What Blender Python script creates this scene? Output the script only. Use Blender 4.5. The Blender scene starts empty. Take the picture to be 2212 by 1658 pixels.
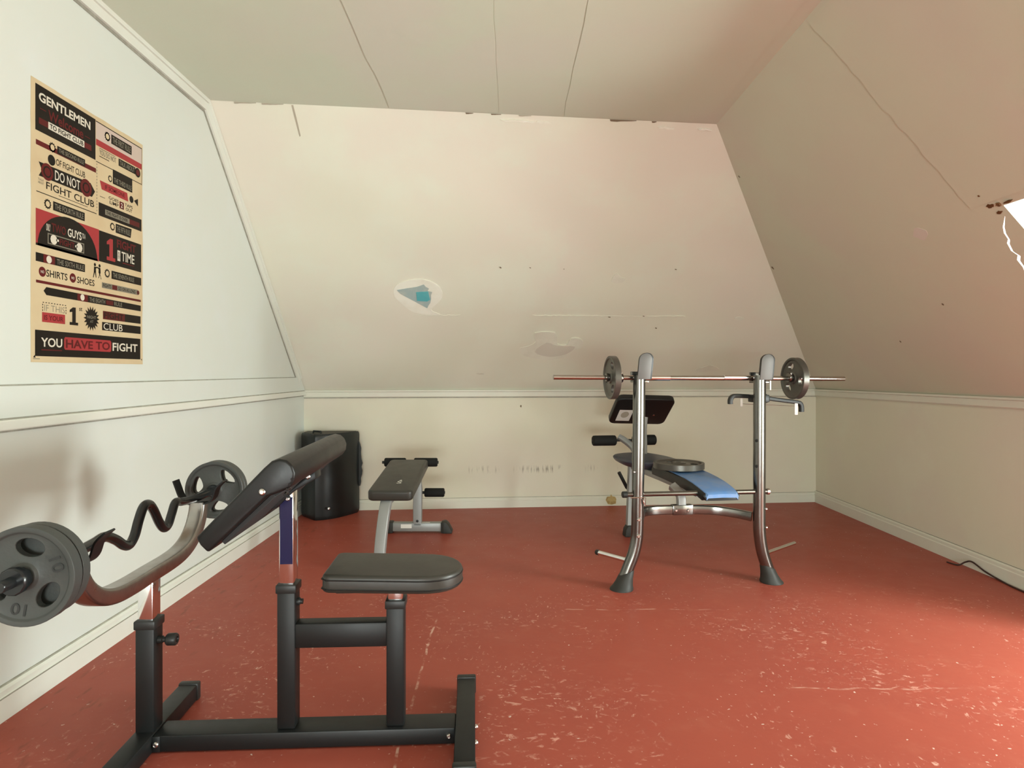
import bpy, bmesh, math, random
from mathutils import Vector, Matrix
from mathutils.geometry import delaunay_2d_cdt
random.seed(7)
SC = bpy.context.scene
COL = SC.collection

# ------------------------------------------------------------------ camera, world, light, exposure
F_PX, CX, HY, CAM_H = 1400.0, 1095.0, 802.0, 1.12      # focal length in px of a 2212 x 1658 frame
cam = bpy.data.cameras.new('camera')
cam.sensor_fit = 'HORIZONTAL'; cam.sensor_width = 36.0
cam.lens = F_PX / 2212.0 * 36.0
cam.shift_x = (1106.0 - CX) / 2212.0
cam.shift_y = -(829.0 - HY) / 2212.0
cam.clip_start = 0.02
cam_o = bpy.data.objects.new('camera', cam)
cam_o.location = (0, 0, CAM_H); cam_o.rotation_euler = (math.pi/2, 0, 0)
COL.objects.link(cam_o); SC.camera = cam_o

SC.view_settings.view_transform = 'Standard'; SC.view_settings.look = 'None'
SC.view_settings.gamma = 1.0; SC.view_settings.use_curve_mapping = False
SC.view_settings.exposure = 0.13

world = bpy.data.worlds.new('overcast_sky'); SC.world = world
world.use_nodes = True
world.node_tree.nodes['Background'].inputs[0].default_value = (1.0, 1.0, 1.0, 1)
world.node_tree.nodes['Background'].inputs[1].default_value = 3.0

def area(name, loc, rot, sx, sy, power, col):
    l = bpy.data.lights.new(name, 'AREA'); l.shape = 'RECTANGLE'
    l.size = sx; l.size_y = sy; l.energy = power; l.color = col
    o = bpy.data.objects.new(name, l); o.location = loc; o.rotation_euler = rot
    COL.objects.link(o); return o
# daylight entering through the dormer window (right), plus an added fill light behind the camera
area('dormer_daylight', (3.68, 1.62, 0.80), (0, math.pi/2, 0), 0.95, 0.9, 150, (0.90, 1.0, 0.98))
area('rear_fill_light', (0.2, -4.15, 0.62), (math.pi/2, 0, 0), 2.2, 0.9, 185, (0.90, 1.0, 0.98))

# ------------------------------------------------------------------ materials
def lin(c): return tuple(((v/255.0)/12.92 if v/255.0 <= .04045 else ((v/255.0+.055)/1.055)**2.4) for v in c)
class NT:
    def __init__(s, name):
        s.m = bpy.data.materials.new(name); s.m.use_nodes = True
        s.t = s.m.node_tree; s.b = s.t.nodes['Principled BSDF']
    def n(s, typ, **kw):
        nd = s.t.nodes.new(typ)
        for k, v in kw.items(): setattr(nd, k, v)
        return nd
    def l(s, a, b): s.t.links.new(a, b)
    def setin(s, nd, i, v):
        if hasattr(v, 'is_linked') or isinstance(v, bpy.types.NodeSocket): s.l(v, nd.inputs[i])
        else: nd.inputs[i].default_value = v
    def math(s, op, a, b=None, c=None, clamp=False):
        nd = s.n('ShaderNodeMath', operation=op, use_clamp=clamp)
        s.setin(nd, 0, a)
        if b is not None: s.setin(nd, 1, b)
        if c is not None: s.setin(nd, 2, c)
        return nd.outputs[0]
    def noise(s, vec, scale, detail=4, rough=.55, dist=0):
        nd = s.n('ShaderNodeTexNoise'); nd.inputs['Scale'].default_value = scale
        nd.inputs['Detail'].default_value = detail; nd.inputs['Roughness'].default_value = rough
        nd.inputs['Distortion'].default_value = dist
        s.l(vec, nd.inputs['Vector']); return nd.outputs[0]
    def ramp(s, fac, lo, hi):
        nd = s.n('ShaderNodeMapRange'); nd.interpolation_type = 'SMOOTHSTEP'
        s.l(fac, nd.inputs[0]); nd.inputs[1].default_value = lo; nd.inputs[2].default_value = hi
        return nd.outputs[0]
    def mix(s, fac, a, b):
        nd = s.n('ShaderNodeMix', data_type='RGBA')
        s.setin(nd, 0, fac)
        for i, v in ((6, a), (7, b)):
            if isinstance(v, bpy.types.NodeSocket): s.l(v, nd.inputs[i])
            else: nd.inputs[i].default_value = (*v[:3], 1)
        return nd.outputs[2]
    def pos(s): 
        return s.n('ShaderNodeNewGeometry').outputs['Position']
    def obj(s): return s.n('ShaderNodeTexCoord').outputs['Object']
    def map(s, vec, loc=(0,0,0), rot=(0,0,0), scale=(1,1,1)):
        nd = s.n('ShaderNodeMapping'); s.l(vec, nd.inputs[0])
        nd.inputs[1].default_value = loc; nd.inputs[2].default_value = rot; nd.inputs[3].default_value = scale
        return nd.outputs[0]
    def bump(s, h, strength, dist=.01):
        nd = s.n('ShaderNodeBump'); nd.inputs['Strength'].default_value = strength
        nd.inputs['Distance'].default_value = dist
        s.l(h, nd.inputs['Height']); s.l(nd.outputs[0], s.b.inputs['Normal'])
    def base(s, v):
        if isinstance(v, bpy.types.NodeSocket): s.l(v, s.b.inputs['Base Color'])
        else: s.b.inputs['Base Color'].default_value = (*v, 1)
    def p(s, **kw):
        for k, v in kw.items(): s.b.inputs[k.replace('_', ' ')].default_value = v

def paint(name, c1, c2, c3, rough=.55, bump=.12, sc=1.1, streak=False):
    t = NT(name); P = t.pos()
    n1 = t.ramp(t.noise(P, sc, 3), .38, .64)
    n2 = t.ramp(t.noise(t.map(P, (3.1, 7.2, 1.3)), sc*2.3, 4), .45, .75)
    col = t.mix(n1, c1, c2); col = t.mix(n2, col, c3)
    t.base(col); t.p(Roughness=rough)
    t.b.inputs['Specular IOR Level'].default_value = .35
    h = t.math('ADD', t.math('MULTIPLY', t.noise(P, 3.0, 3), 1.0), t.math('MULTIPLY', t.noise(P, 90, 2), .05))
    if streak:
        h = t.math('ADD', h, t.math('MULTIPLY', t.noise(t.map(P, scale=(1, 9, .15)), 3, 2), .25))
    t.bump(h, bump, .03)
    return t
M = {}
M['wall_left'] = paint('white_paint_left', (.675,.71,.65), (.675,.70,.64), (.685,.72,.68), .5, .08, streak=True).m
M['wall'] = paint('cream_paint', (.74,.735,.605), (.75,.71,.605), (.745,.76,.635), .55, .12).m
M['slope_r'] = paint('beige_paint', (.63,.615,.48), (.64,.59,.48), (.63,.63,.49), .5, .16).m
M['ceil'] = paint('ceiling_paint', (.65,.69,.56), (.66,.67,.57), (.64,.70,.565), .6, .18).m
M['trim'] = paint('trim_paint', (.73,.745,.665), (.73,.73,.65), (.75,.77,.70), .42, .06, 2.0).m
M['rail'] = paint('rail_paint', (.70,.70,.59), (.70,.675,.58), (.70,.715,.61), .42, .06, 2.0).m

def backwall():
    t = paint('knee_wall_paint', (.71,.685,.54), (.71,.66,.545), (.73,.715,.57), .5, .08)
    P = t.pos(); sep = t.n('ShaderNodeSeparateXYZ'); t.l(P, sep.inputs[0])
    X, Z = sep.outputs[0], sep.outputs[2]
    bz = t.math('SUBTRACT', 1.0, t.math('MULTIPLY', t.math('ABSOLUTE', t.math('SUBTRACT', Z, .312)), 26), clamp=True)
    bx = t.math('MULTIPLY', t.ramp(X, -.36, -.30), t.math('SUBTRACT', 1.0, t.ramp(X, .3, 1.1)))
    big = t.ramp(t.noise(t.map(P, (.12, 0, 0), scale=(1, 0, 0)), 3.4, 1), .41, .55)
    st = t.ramp(t.noise(t.map(P, scale=(1, .2, .12)), 60, 3), .50, .64)
    mask = t.math('MULTIPLY', t.math('MULTIPLY', bz, bx), t.math('MULTIPLY', st, big), clamp=True)
    old = t.b.inputs['Base Color'].links[0].from_socket
    t.base(t.mix(t.math('MULTIPLY', mask, .6), old, (.10,.065,.035)))
    return t.m
M['knee'] = backwall()

def floor_mat():
    t = NT('worn_red_floor_paint'); P = t.pos()
    sep = t.n('ShaderNodeSeparateXYZ'); t.l(P, sep.inputs[0]); X, Y = sep.outputs[0], sep.outputs[1]
    n1 = t.ramp(t.noise(P, 1.3, 4), .35, .68)
    col = t.mix(n1, (.38,.086,.057), (.355,.080,.055))
    n2 = t.ramp(t.noise(P, 9, 5), .5, .8)
    col = t.mix(t.math('MULTIPLY', n2, .35), col, (.43,.13,.085))
    # rubbed pale scuffs, short strokes, in drifts
    drift = t.ramp(t.noise(t.map(P, (4.2, 1.7, 0)), 1.7, 3), .47, .66)
    near = t.math('SUBTRACT', 1.0, t.ramp(Y, 2.9, 3.9))
    wv = t.noise(t.map(P, (1, 2, 0), (0, 0, .9), (1.0, 1.6, 1)), 24, 5, .62, .8)
    sc = t.math('MULTIPLY', t.ramp(wv, .56, .70), t.math('MULTIPLY', drift, near))
    col = t.mix(t.math('MULTIPLY', sc, .8), col, (.74,.40,.31))
    wv2 = t.noise(t.map(P, (5, 1, 0), (0, 0, -.5), (1.7, 1.0, 1)), 34, 4, .6, .5)
    sc2 = t.math('MULTIPLY', t.ramp(wv2, .60, .71), t.math('MULTIPLY', t.ramp(t.noise(P, 2.6, 2), .5, .62), near))
    col = t.mix(t.math('MULTIPLY', sc2, .8), col, (.74,.44,.35))
    # chips
    chip = t.math('MULTIPLY', t.ramp(t.noise(P, 62, 2, .5), .70, .73), t.ramp(t.noise(P, 3.1, 2), .42, .54))
    col = t.mix(t.math('MULTIPLY', chip, .75), col, (.80,.66,.58))
    # dark smears by the left wall
    sm = t.math('MULTIPLY', t.ramp(t.noise(t.map(P, rot=(0, 0, .3), scale=(3.5, 1, 1)), 7, 3), .58, .68),
                t.math('SUBTRACT', 1.0, t.ramp(X, -1.5, -1.05)))
    col = t.mix(t.math('MULTIPLY', sm, .55), col, (.20,.06,.035))
    # board seams: paler broken lines
    def seam(coord, at, w, other, lo, hi, k, amp):
        wob = t.math('MULTIPLY', t.math('SUBTRACT', t.noise(P, 5, 3), .5), amp)
        d = t.math('ABSOLUTE', t.math('SUBTRACT', t.math('ADD', coord, wob), at))
        line = t.math('SUBTRACT', 1.0, t.ramp(d, w*.4, w))
        rng = t.math('MULTIPLY', t.ramp(other, lo, lo+.08), t.math('SUBTRACT', 1.0, t.ramp(other, hi-.08, hi)))
        br = t.ramp(t.noise(P, 14, 3), .42, .6)
        return t.math('MULTIPLY', t.math('MULTIPLY', line, rng), t.math('MULTIPLY', br, k))
    for a in ((X, -.32, .006, Y, 1.75, 2.95, .8, .03), (Y, 3.05, .007, X, .2, .98, .5, .05), (Y, 2.29, .007, X, .95, 1.62, .45, .07)):
        col = t.mix(seam(*a), col, (.72,.46,.36))
    t.base(col)
    r = t.math('ADD', .30, t.math('MULTIPLY', t.noise(P, 6, 4), .18))
    r = t.math('ADD', r, t.math('MULTIPLY', sc, .2)); t.l(r, t.b.inputs['Roughness'])
    t.b.inputs['Specular IOR Level'].default_value = .1
    h = t.math('ADD', t.math('MULTIPLY', t.noise(P, 4, 4), .6), t.math('MULTIPLY', sc, .25))
    h = t.math('ADD', h, t.math('MULTIPLY', t.noise(P, 45, 3), .07))
    t.bump(h, .22, .012)
    return t.m
M['floor'] = floor_mat()

def plain(name, c, rough=.5, metal=0, spec=.5, nz=0, nsc=30, bump=0, c2=None, coat=0):
    t = NT(name)
    P = t.obj()
    if c2 is not None:
        t.base(t.mix(t.ramp(t.noise(P, nsc, 4), .4, .7), c, c2))
    else: t.base(c)
    t.p(Roughness=rough, Metallic=metal); t.b.inputs['Specular IOR Level'].default_value = spec
    if coat: t.b.inputs['Coat Weight'].default_value = coat; t.b.inputs['Coat Roughness'].default_value = .2
    if nz:
        t.l(t.math('ADD', rough - nz/2, t.math('MULTIPLY', t.noise(P, nsc, 4), nz)), t.b.inputs['Roughness'])
    if bump: t.bump(t.noise(P, nsc*4, 3), bump, .002)
    return t.m
M['powder'] = plain('black_powder_coat', (.008,.009,.009), .45, 0, .36, .1, 20, .05)
M['cap'] = plain('black_plastic', (.018,.019,.018), .42, 0, .4)
M['vinyl'] = plain('black_vinyl', (.009,.009,.0088), .40, 0, .36, .12, 14, .12)
M['vinyl_g'] = plain('charcoal_vinyl', (.036,.034,.028), .42, 0, .4, .12, 14, .12)
M['board'] = plain('black_board', (.03,.03,.03), .7, 0, .3)
M['chrome'] = plain('chrome', (.80,.80,.80), .08, 1, .5, .05, 8)
M['bolt'] = plain('zinc_bolt', (.72,.71,.69), .25, 1)
M['yoke'] = plain('dull_chrome', (.40,.38,.36), .30, 1, .5, .12, 18, 0, (.34,.31,.29))
M['iron'] = plain('grey_cast_iron', (.066,.071,.067), .48, .25, .45, .12, 24, .25)
M['iron_n'] = plain('dark_cast_iron_numerals', (.03,.033,.032), .5, .2)
M['hammer'] = plain('silver_grey_iron', (.12,.115,.10), .34, .7, .5, .12, 20, .15)
M['barblack'] = plain('black_bar_enamel', (.012,.014,.015), .22, 0, .5)
M['steel'] = plain('satin_steel', (.20,.195,.18), .2, .95, .5, .1, 16)
M['brushed'] = plain('brushed_steel_plate', (.13,.125,.118), .55, .6, .5, .1, 30)
M['silver'] = plain('silver_grey_paint', (.30,.31,.30), .38, .25, .5, .06, 30)
M['foam'] = plain('black_foam', (.011,.012,.011), .75, 0, .25, 0, 60, .2)
M['blue'] = plain('blue_vinyl', (.10,.23,.48), .36, 0, .45, .1, 16, .1, (.16,.26,.45))
M['bluegrey'] = plain('blue_grey_vinyl', (.055,.062,.085), .4, 0, .45, .1, 16, .1)
M['rubber'] = plain('grey_black_rubber', (.030,.030,.026), .55, 0, .35, .1, 30, .1)
M['white'] = plain('white_label', (.78,.76,.70), .5)
M['plastic_b'] = plain('speaker_black_plastic', (.010,.013,.013), .34, 0, .45, .1, 10, .1)
M['speakertop'] = plain('brown_black_plastic', (.05,.045,.035), .6, 0, .3)
M['cord'] = plain('dark_red_brown_cord', (.035,.012,.009), .5)
M['glasspane'] = plain('pane', (1,1,1), .0)
M['plaster'] = plain('white_plaster', (.82,.81,.71), .7, 0, .2, 0, 8, .1, (.77,.75,.64))
M['pale'] = plain('pale_filler', (.75,.74,.63), .7, 0, .2, 0, 8, .1, (.70,.69,.58))
M['inner'] = plain('exposed_board', (.63,.60,.51), .8, 0, .2)
M['torn'] = plain('blue_grey_torn_paper', (.36,.45,.44), .8, 0, .2, 0, 14, .1, (.46,.50,.45))
M['teal'] = plain('teal_membrane', (.10,.40,.44), .6, 0, .3, 0, 12, .1, (.13,.44,.46))
M['crack'] = plain('dark_crack', (.20,.15,.10), .9, 0, .1)
M['rust'] = plain('brown_water_stain', (.13,.06,.025), .9, 0, .1, 0, 30, 0, (.22,.12,.06))
M['stain'] = plain('yellow_stain', (.50,.38,.17), .8, 0, .2, 0, 40, 0, (.36,.25,.10))
M['dust'] = plain('scuff_grey', (.42,.38,.30), .8, 0, .2)

# ------------------------------------------------------------------ mesh helpers
def finish(name, bm, mat, parent=None, bevel=0, seg=2, ang=35, smooth=True, loc=None, rotz=0):
    bmesh.ops.remove_doubles(bm, verts=bm.verts, dist=1e-6)
    bmesh.ops.recalc_face_normals(bm, faces=bm.faces)
    if bevel:
        es = [e for e in bm.edges if len(e.link_faces) == 2 and e.calc_face_angle(0) > math.radians(ang)]
        bmesh.ops.bevel(bm, geom=es, offset=bevel, segments=seg, profile=.5, affect='EDGES', clamp_overlap=True)
    me = bpy.data.meshes.new(name); bm.to_mesh(me); bm.free()
    if smooth:
        for p in me.polygons: p.use_smooth = True
        me.set_sharp_from_angle(angle=math.radians(38))
    me.materials.append(mat)
    o = bpy.data.objects.new(name, me); COL.objects.link(o)
    if parent: o.parent = parent
    if loc: o.location = loc
    if rotz: o.rotation_euler = (0, 0, rotz)
    return o
def B(): return bmesh.new()
def box(bm, lo, hi):
    x0,y0,z0 = lo; x1,y1,z1 = hi
    v = [bm.verts.new(p) for p in ((x0,y0,z0),(x1,y0,z0),(x1,y1,z0),(x0,y1,z0),(x0,y0,z1),(x1,y0,z1),(x1,y1,z1),(x0,y1,z1))]
    for f in ((0,3,2,1),(4,5,6,7),(0,1,5,4),(1,2,6,5),(2,3,7,6),(3,0,4,7)): bm.faces.new([v[i] for i in f])
    return bm
def bx(name, lo, hi, mat, parent, bevel=.003, seg=2, **k): return finish(name, box(B(), lo, hi), mat, parent, bevel, seg, **k)
def poly(bm, pts): bm.faces.new([bm.verts.new(p) for p in pts]); return bm
def catmull(pts, n=6, closed=False):
    P = [Vector(p) for p in pts]; out = []
    N = len(P)
    for i in range(N if closed else N-1):
        if closed: p0,p1,p2,p3 = P[i-1], P[i], P[(i+1)%N], P[(i+2)%N]
        else: p0,p1,p2,p3 = P[max(i-1,0)], P[i], P[i+1], P[min(i+2,N-1)]
        for k in range(n):
            t = k/n
            out.append(.5*((2*p1)+(p2-p0)*t+(2*p0-5*p1+4*p2-p3)*t*t+(3*p1-p0-3*p2+p3)*t**3))
    if not closed: out.append(P[-1])
    return out
def sweep(bm, pts, sec, up=(0,0,1), cap=True, scale=None):
    P = [Vector(p) for p in pts]; rings = []; U = Vector(up)
    T = []
    for i in range(len(P)):
        a = P[max(i-1,0)]; b = P[min(i+1,len(P)-1)]; T.append((b-a).normalized())
    n = U - T[0]*U.dot(T[0])
    if n.length < 1e-4: n = Vector((1,0,0)) - T[0]*T[0].x
    n.normalize()
    for i, p in enumerate(P):
        n = n - T[i]*n.dot(T[i]); n.normalize()
        s = T[i].cross(n); k = scale[i] if scale else 1
        rings.append([bm.verts.new(p + s*(a*k) + n*(b*k)) for a, b in sec])
    m = len(sec)
    for i in range(len(P)-1):
        for j in range(m):
            bm.faces.new((rings[i][j], rings[i][(j+1)%m], rings[i+1][(j+1)%m], rings[i+1][j]))
    if cap: bm.faces.new(rings[0][::-1]); bm.faces.new(rings[-1])
    return bm
def circ(r, n=16): return [(r*math.cos(2*math.pi*i/n), r*math.sin(2*math.pi*i/n)) for i in range(n)]
def rect(w, h, c=0, k=3):
    if not c: return [(-w/2,-h/2),(w/2,-h/2),(w/2,h/2),(-w/2,h/2)]
    out = []
    for cx, cy, a in ((w/2-c,h/2-c,0),(-w/2+c,h/2-c,90),(-w/2+c,-h/2+c,180),(w/2-c,-h/2+c,270)):
        for i in range(k+1):
            t = math.radians(a+90*i/k); out.append((cx+c*math.cos(t), cy+c*math.sin(t)))
    return out
def tube(name, pts, r, mat, parent, n=16, bevel=0, **k): return finish(name, sweep(B(), pts, circ(r, n), **k), mat, parent, bevel)
def lathe(bm, prof, o, d, n=32):
    """prof: list of (radius, distance along d)"""
    o = Vector(o); d = Vector(d).normalized()
    a = d.orthogonal().normalized(); b = d.cross(a); rings = []
    for r, h in prof:
        if r < 1e-6: rings.append([bm.verts.new(o+d*h)])
        else: rings.append([bm.verts.new(o+d*h+a*(r*math.cos(2*math.pi*i/n))+b*(r*math.sin(2*math.pi*i/n))) for i in range(n)])
    for A, C in zip(rings, rings[1:]):
        if len(A) == 1 and len(C) == 1: continue
        for i in range(n):
            j = (i+1) % n
            if len(A) == 1: bm.faces.new((A[0], C[j], C[i]))
            elif len(C) == 1: bm.faces.new((A[i], A[j], C[0]))
            else: bm.faces.new((A[i], A[j], C[j], C[i]))
    if len(rings[0]) > 1 and rings[0] is not rings[-1]: bm.faces.new(rings[0][::-1])
    if len(rings[-1]) > 1: bm.faces.new(rings[-1])
    return bm
def lat(name, prof, o, d, mat, parent, n=24): return finish(name, lathe(B(), prof, o, d, n), mat, parent)
def prism(bm, pts, d):
    """pts: 3D polygon, d: extrusion vector"""
    d = Vector(d); a = [bm.verts.new(p) for p in pts]; b = [bm.verts.new(Vector(p)+d) for p in pts]
    bm.faces.new(a[::-1]); bm.faces.new(b); n = len(a)
    for i in range(n): bm.faces.new((a[i], a[(i+1)%n], b[(i+1)%n], b[i]))
    return bm
def bolt(parent, p, d, r=.009, name='bolt'):
    return lat(name, [(r,0),(r,.002),(r*.9,.005),(r*.55,.0075),(r*.5,.006),(0,.006)], p, d, M['bolt'], parent, 14)
def tag(o, label, cat, group=None, kind=None):
    o['label'] = label; o['category'] = cat
    if group: o['group'] = group
    if kind: o['kind'] = kind
    return o
def thing(name, label, cat, loc=(0,0,0), rotz=0, group=None):
    o = bpy.data.objects.new(name, None); COL.objects.link(o)
    o.location = loc; o.rotation_euler = (0, 0, rotz); o.empty_display_size = .05
    return tag(o, label, cat, group)
def struct(name, bm, mat, label, cat, smooth=False, bevel=0):
    return tag(finish(name, bm, mat, None, bevel, smooth=smooth), label, cat, kind='structure')
def text_mesh(body, w, h, offset=.0, font_w=None):
    """flat text filling a w x h box, origin at lower left, as (verts2d, faces)"""
    cu = bpy.data.curves.new('t', 'FONT'); cu.body = body; cu.size = 1; cu.offset = offset; cu.resolution_u = 3
    o = bpy.data.objects.new('t', cu); COL.objects.link(o)
    dg = bpy.context.evaluated_depsgraph_get(); me = o.evaluated_get(dg).to_mesh()
    v = [(p.co.x, p.co.y) for p in me.vertices]; f = [tuple(p.vertices) for p in me.polygons]
    o.evaluated_get(dg).to_mesh_clear(); bpy.data.objects.remove(o); bpy.data.curves.remove(cu)
    x0 = min(a for a, _ in v); x1 = max(a for a, _ in v); y0 = min(b for _, b in v); y1 = max(b for _, b in v)
    return [((a-x0)/(x1-x0)*w, (b-y0)/(y1-y0)*h) for a, b in v], f
def add_text(bm, body, w, h, fn, offset=.0):
    v, f = text_mesh(body, w, h, offset); vs = [bm.verts.new(fn(a, b)) for a, b in v]
    for q in f:
        try: bm.faces.new([vs[i] for i in q])
        except ValueError: pass

# ------------------------------------------------------------------ the room
XL, XR, YR, ZK, ZC, XC = -1.631, 2.66, -4.2, .965, 2.59, 1.247   # left, right, rear wall; knee wall top; ceiling; hip
BL, BR = Vector((XL,5.21,ZK)), Vector((XR,5.58,ZK)); TL, TR = Vector((XL,3.513,ZC)), Vector((XC,3.854,ZC))
def S(s, t, off=0):
    p = (BL*(1-s)+BR*s)*(1-t)+(TL*(1-s)+TR*s)*t
    if off:
        du = (BR-BL)*(1-t)+(TR-TL)*t; dv = (TL-BL)*(1-s)+(TR-BR)*s
        n = du.cross(dv).normalized()
        if n.y > 0: n = -n
        p = p + n*off
    return p
DY0, DY1, DZ, DX = .75, 2.553, 1.774, 3.75                        # dormer alcove: from, to, height, outer wall
def xs(z): return XR-(XR-XC)*(z-ZK)/(ZC-ZK)                       # right slope: x at height z

fl = struct('floor', poly(B(), [(XL,YR,0),(XR,YR,0),(XR,5.58,0),(XL,5.21,0)]), M['floor'], 'worn red painted board floor with pale scuffs and seams', 'floor')
bm = poly(B(), [(XR,DY0,0),(DX,DY0,0),(DX,DY1,0),(XR,DY1,0)])
o = finish('alcove_floor', bm, M['floor'], fl, smooth=False)
# ceiling with three plasterboard sheets whose joints stand proud
bm = B(); yb = lambda x: 3.513+(3.854-3.513)*(x-XL)/(XC-XL)
poly(bm, [(XL,YR,ZC),(XL,3.513,ZC),(XC,3.854,ZC),(XC,YR,ZC)])
ce = struct('ceiling', bm, M['ceil'], 'flat painted plasterboard ceiling with an open ragged joint', 'ceiling')
def sheet(x0, x1, dz, y0=YR+.02, y1=None, wob=.006):
    n = 40; L = []; R_ = []
    ye = lambda x: yb(x)-.02 if y1 is None else y1
    random.seed(int(x0*1000)+50)
    for i in range(n+1):
        ya = y0+(ye(x0)-y0)*i/n; L.append((x0+random.uniform(-wob,wob), ya)); yc = y0+(ye(x1)-y0)*i/n; R_.append((x1+random.uniform(-wob*.3,wob*.3), yc))
    return prism(B(), [(x, y, ZC+.001) for x, y in L+R_[::-1]], (0,0,-dz))
for a in ((-.655, -.055, .0045), (-.05, .32, .002), (.325, 1.18, .004)):
    finish('plasterboard_sheet', sheet(*a), M['ceil'], ce, smooth=False)
# left gable wall
lw = struct('wall_left', poly(B(), [(XL,YR,0),(XL,5.21,0),(XL,5.21,ZK),(XL,3.513,ZC),(XL,YR,ZC)]), M['wall_left'], 'white painted gable wall with the poster', 'wall')
# back knee wall, right knee wall, rear wall
bw = struct('wall_back', poly(B(), [(XL,5.21,0),(XR,5.58,0),BR,BL]), M['knee'], 'low cream knee wall along the back with dark scuff marks', 'wall')
bm = poly(B(), [(XR,5.58,0),(XR,DY1,0),(XR,DY1,ZK),BR]); poly(bm, [(XR,DY0,0),(XR,YR,0),(XR,YR,ZK),(XR,DY0,ZK)])
rw = struct('wall_right', bm, M['knee'], 'low shaded knee wall on the right side', 'wall')
bm = B()
wx0, wx1, wz0, wz1 = -.95, 1.35, .12, 1.12
def xw(z): return XR if z <= ZK else xs(z)
poly(bm, [(XL,YR,0),(XR,YR,0),(XR,YR,wz0),(XL,YR,wz0)]); poly(bm, [(XL,YR,wz0),(wx0,YR,wz0),(wx0,YR,wz1),(XL,YR,wz1)])
poly(bm, [(wx1,YR,wz0),(XR,YR,wz0),(XR,YR,ZK),(xs(wz1),YR,wz1),(wx1,YR,wz1)]); poly(bm, [(XL,YR,wz1),(xs(wz1),YR,wz1),(XC,YR,ZC),(XL,YR,ZC)])
struct('wall_rear', bm, M['wall'], 'cream wall behind the viewer with an added opening for fill light', 'wall')
# back slope as a gently uneven grid
bm = B(); NS, NTt = 60, 36
random.seed(3)
from mathutils import noise as mn
g = [[bm.verts.new(S(i/NS, j/NTt, 0 if i in (0,NS) or j in (0,NTt) else .012*mn.noise(Vector((i/9, j/7, 2))))) for j in range(NTt+1)] for i in range(NS+1)]
for i in range(NS):
    for j in range(NTt): bm.faces.new((g[i][j], g[i+1][j], g[i+1][j+1], g[i][j+1]))
sl = struct('wall_back_slope', bm, M['wall'], 'cream sloping roof wall at the back with torn and filled patches', 'wall', smooth=True)
# right slope with the dormer opening and a split in the board beside it
pts = []; loops = []
def loop(ps):
    i0 = len(pts); pts.extend(ps); loops.append([(i0+i, i0+(i+1) % len(ps)) for i in range(len(ps))]); return list(ps)
outer = loop([(YR,ZK),(DY0,ZK),(DY0,DZ),(DY1,DZ),(DY1,ZK),(5.58,ZK),(3.854,ZC),(YR,ZC)])
ck = [(2.586,1.739),(2.630,1.706),(2.648,1.684),(2.654,1.660),(2.672,1.647),(2.684,1.618),(2.671,1.597),(2.691,1.581),(2.695,1.551),(2.715,1.515),(2.71,1.48),(2.735,1.44),(2.75,1.40)]
wd = [.0005,.0028,.0036,.003,.0042,.0036,.0044,.0052,.004,.0035,.004,.003,.0005]
crk = loop([(y, z+w*.6) if i in (0, len(ck)-1) else (y+w, z+w*.6) for i, ((y, z), w) in enumerate(zip(ck, wd))] + [(y-w, z-w*.6) for (y, z), w in list(zip(ck, wd))[::-1]])
def inside(p, L):
    c = False; n = len(L)
    for i in range(n):
        (x1,y1),(x2,y2) = L[i], L[(i+1) % n]
        if (y1 > p[1]) != (y2 > p[1]) and p[0] < (x2-x1)*(p[1]-y1)/(y2-y1)+x1: c = not c
    return c
def cdt_faces(pts, loops, keep):
    v2, e2, f2, *_ = delaunay_2d_cdt([Vector(p) for p in pts], [e for l in loops for e in l], [], 0, 1e-6)
    fs = [f for f in f2 if keep((sum(v2[i].x for i in f)/len(f), sum(v2[i].y for i in f)/len(f)))]
    return v2, fs
v2, fs = cdt_faces(pts, loops, lambda c: inside(c, outer) and not inside(c, crk))
bm = B(); vs = [bm.verts.new((xs(p.y), p.x, p.y)) for p in v2]
for f in fs: bm.faces.new([vs[i] for i in f])
nrm = Vector((-(ZC-ZK), 0, -(XR-XC))).normalized()                # points into the room
for e in [e for e in bm.edges if len(e.link_faces) == 1]:         # board thickness round the split
    c = (e.verts[0].co+e.verts[1].co)/2
    if 1.38 < c.z < 1.76 and c.y > DY1+.01 and c.y < 2.8:
        a, b = e.verts; bm.faces.new((a, b, bm.verts.new(b.co-nrm*.001), bm.verts.new(a.co-nrm*.001)))
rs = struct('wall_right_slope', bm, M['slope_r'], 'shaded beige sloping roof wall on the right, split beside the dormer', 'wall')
def Rp(y, z, off=0): return Vector((xs(z), y, z)) + nrm*off
# board lap on the right slope
random.seed(11)
edge = [(2.70+random.uniform(-.008,.008), 1.80+(2.57-1.80)*i/30) for i in range(31)]
finish('plasterboard_sheet', prism(B(), [Rp(y, z, -.001) for y, z in edge]+[Rp(YR+.02, 2.57, -.001), Rp(YR+.02, 1.80, -.001)], nrm*.005), M['slope_r'], rs, smooth=False)
edge = [(2.695+random.uniform(-.006,.006), 1.56+.24*i/10) for i in range(11)]
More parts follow.
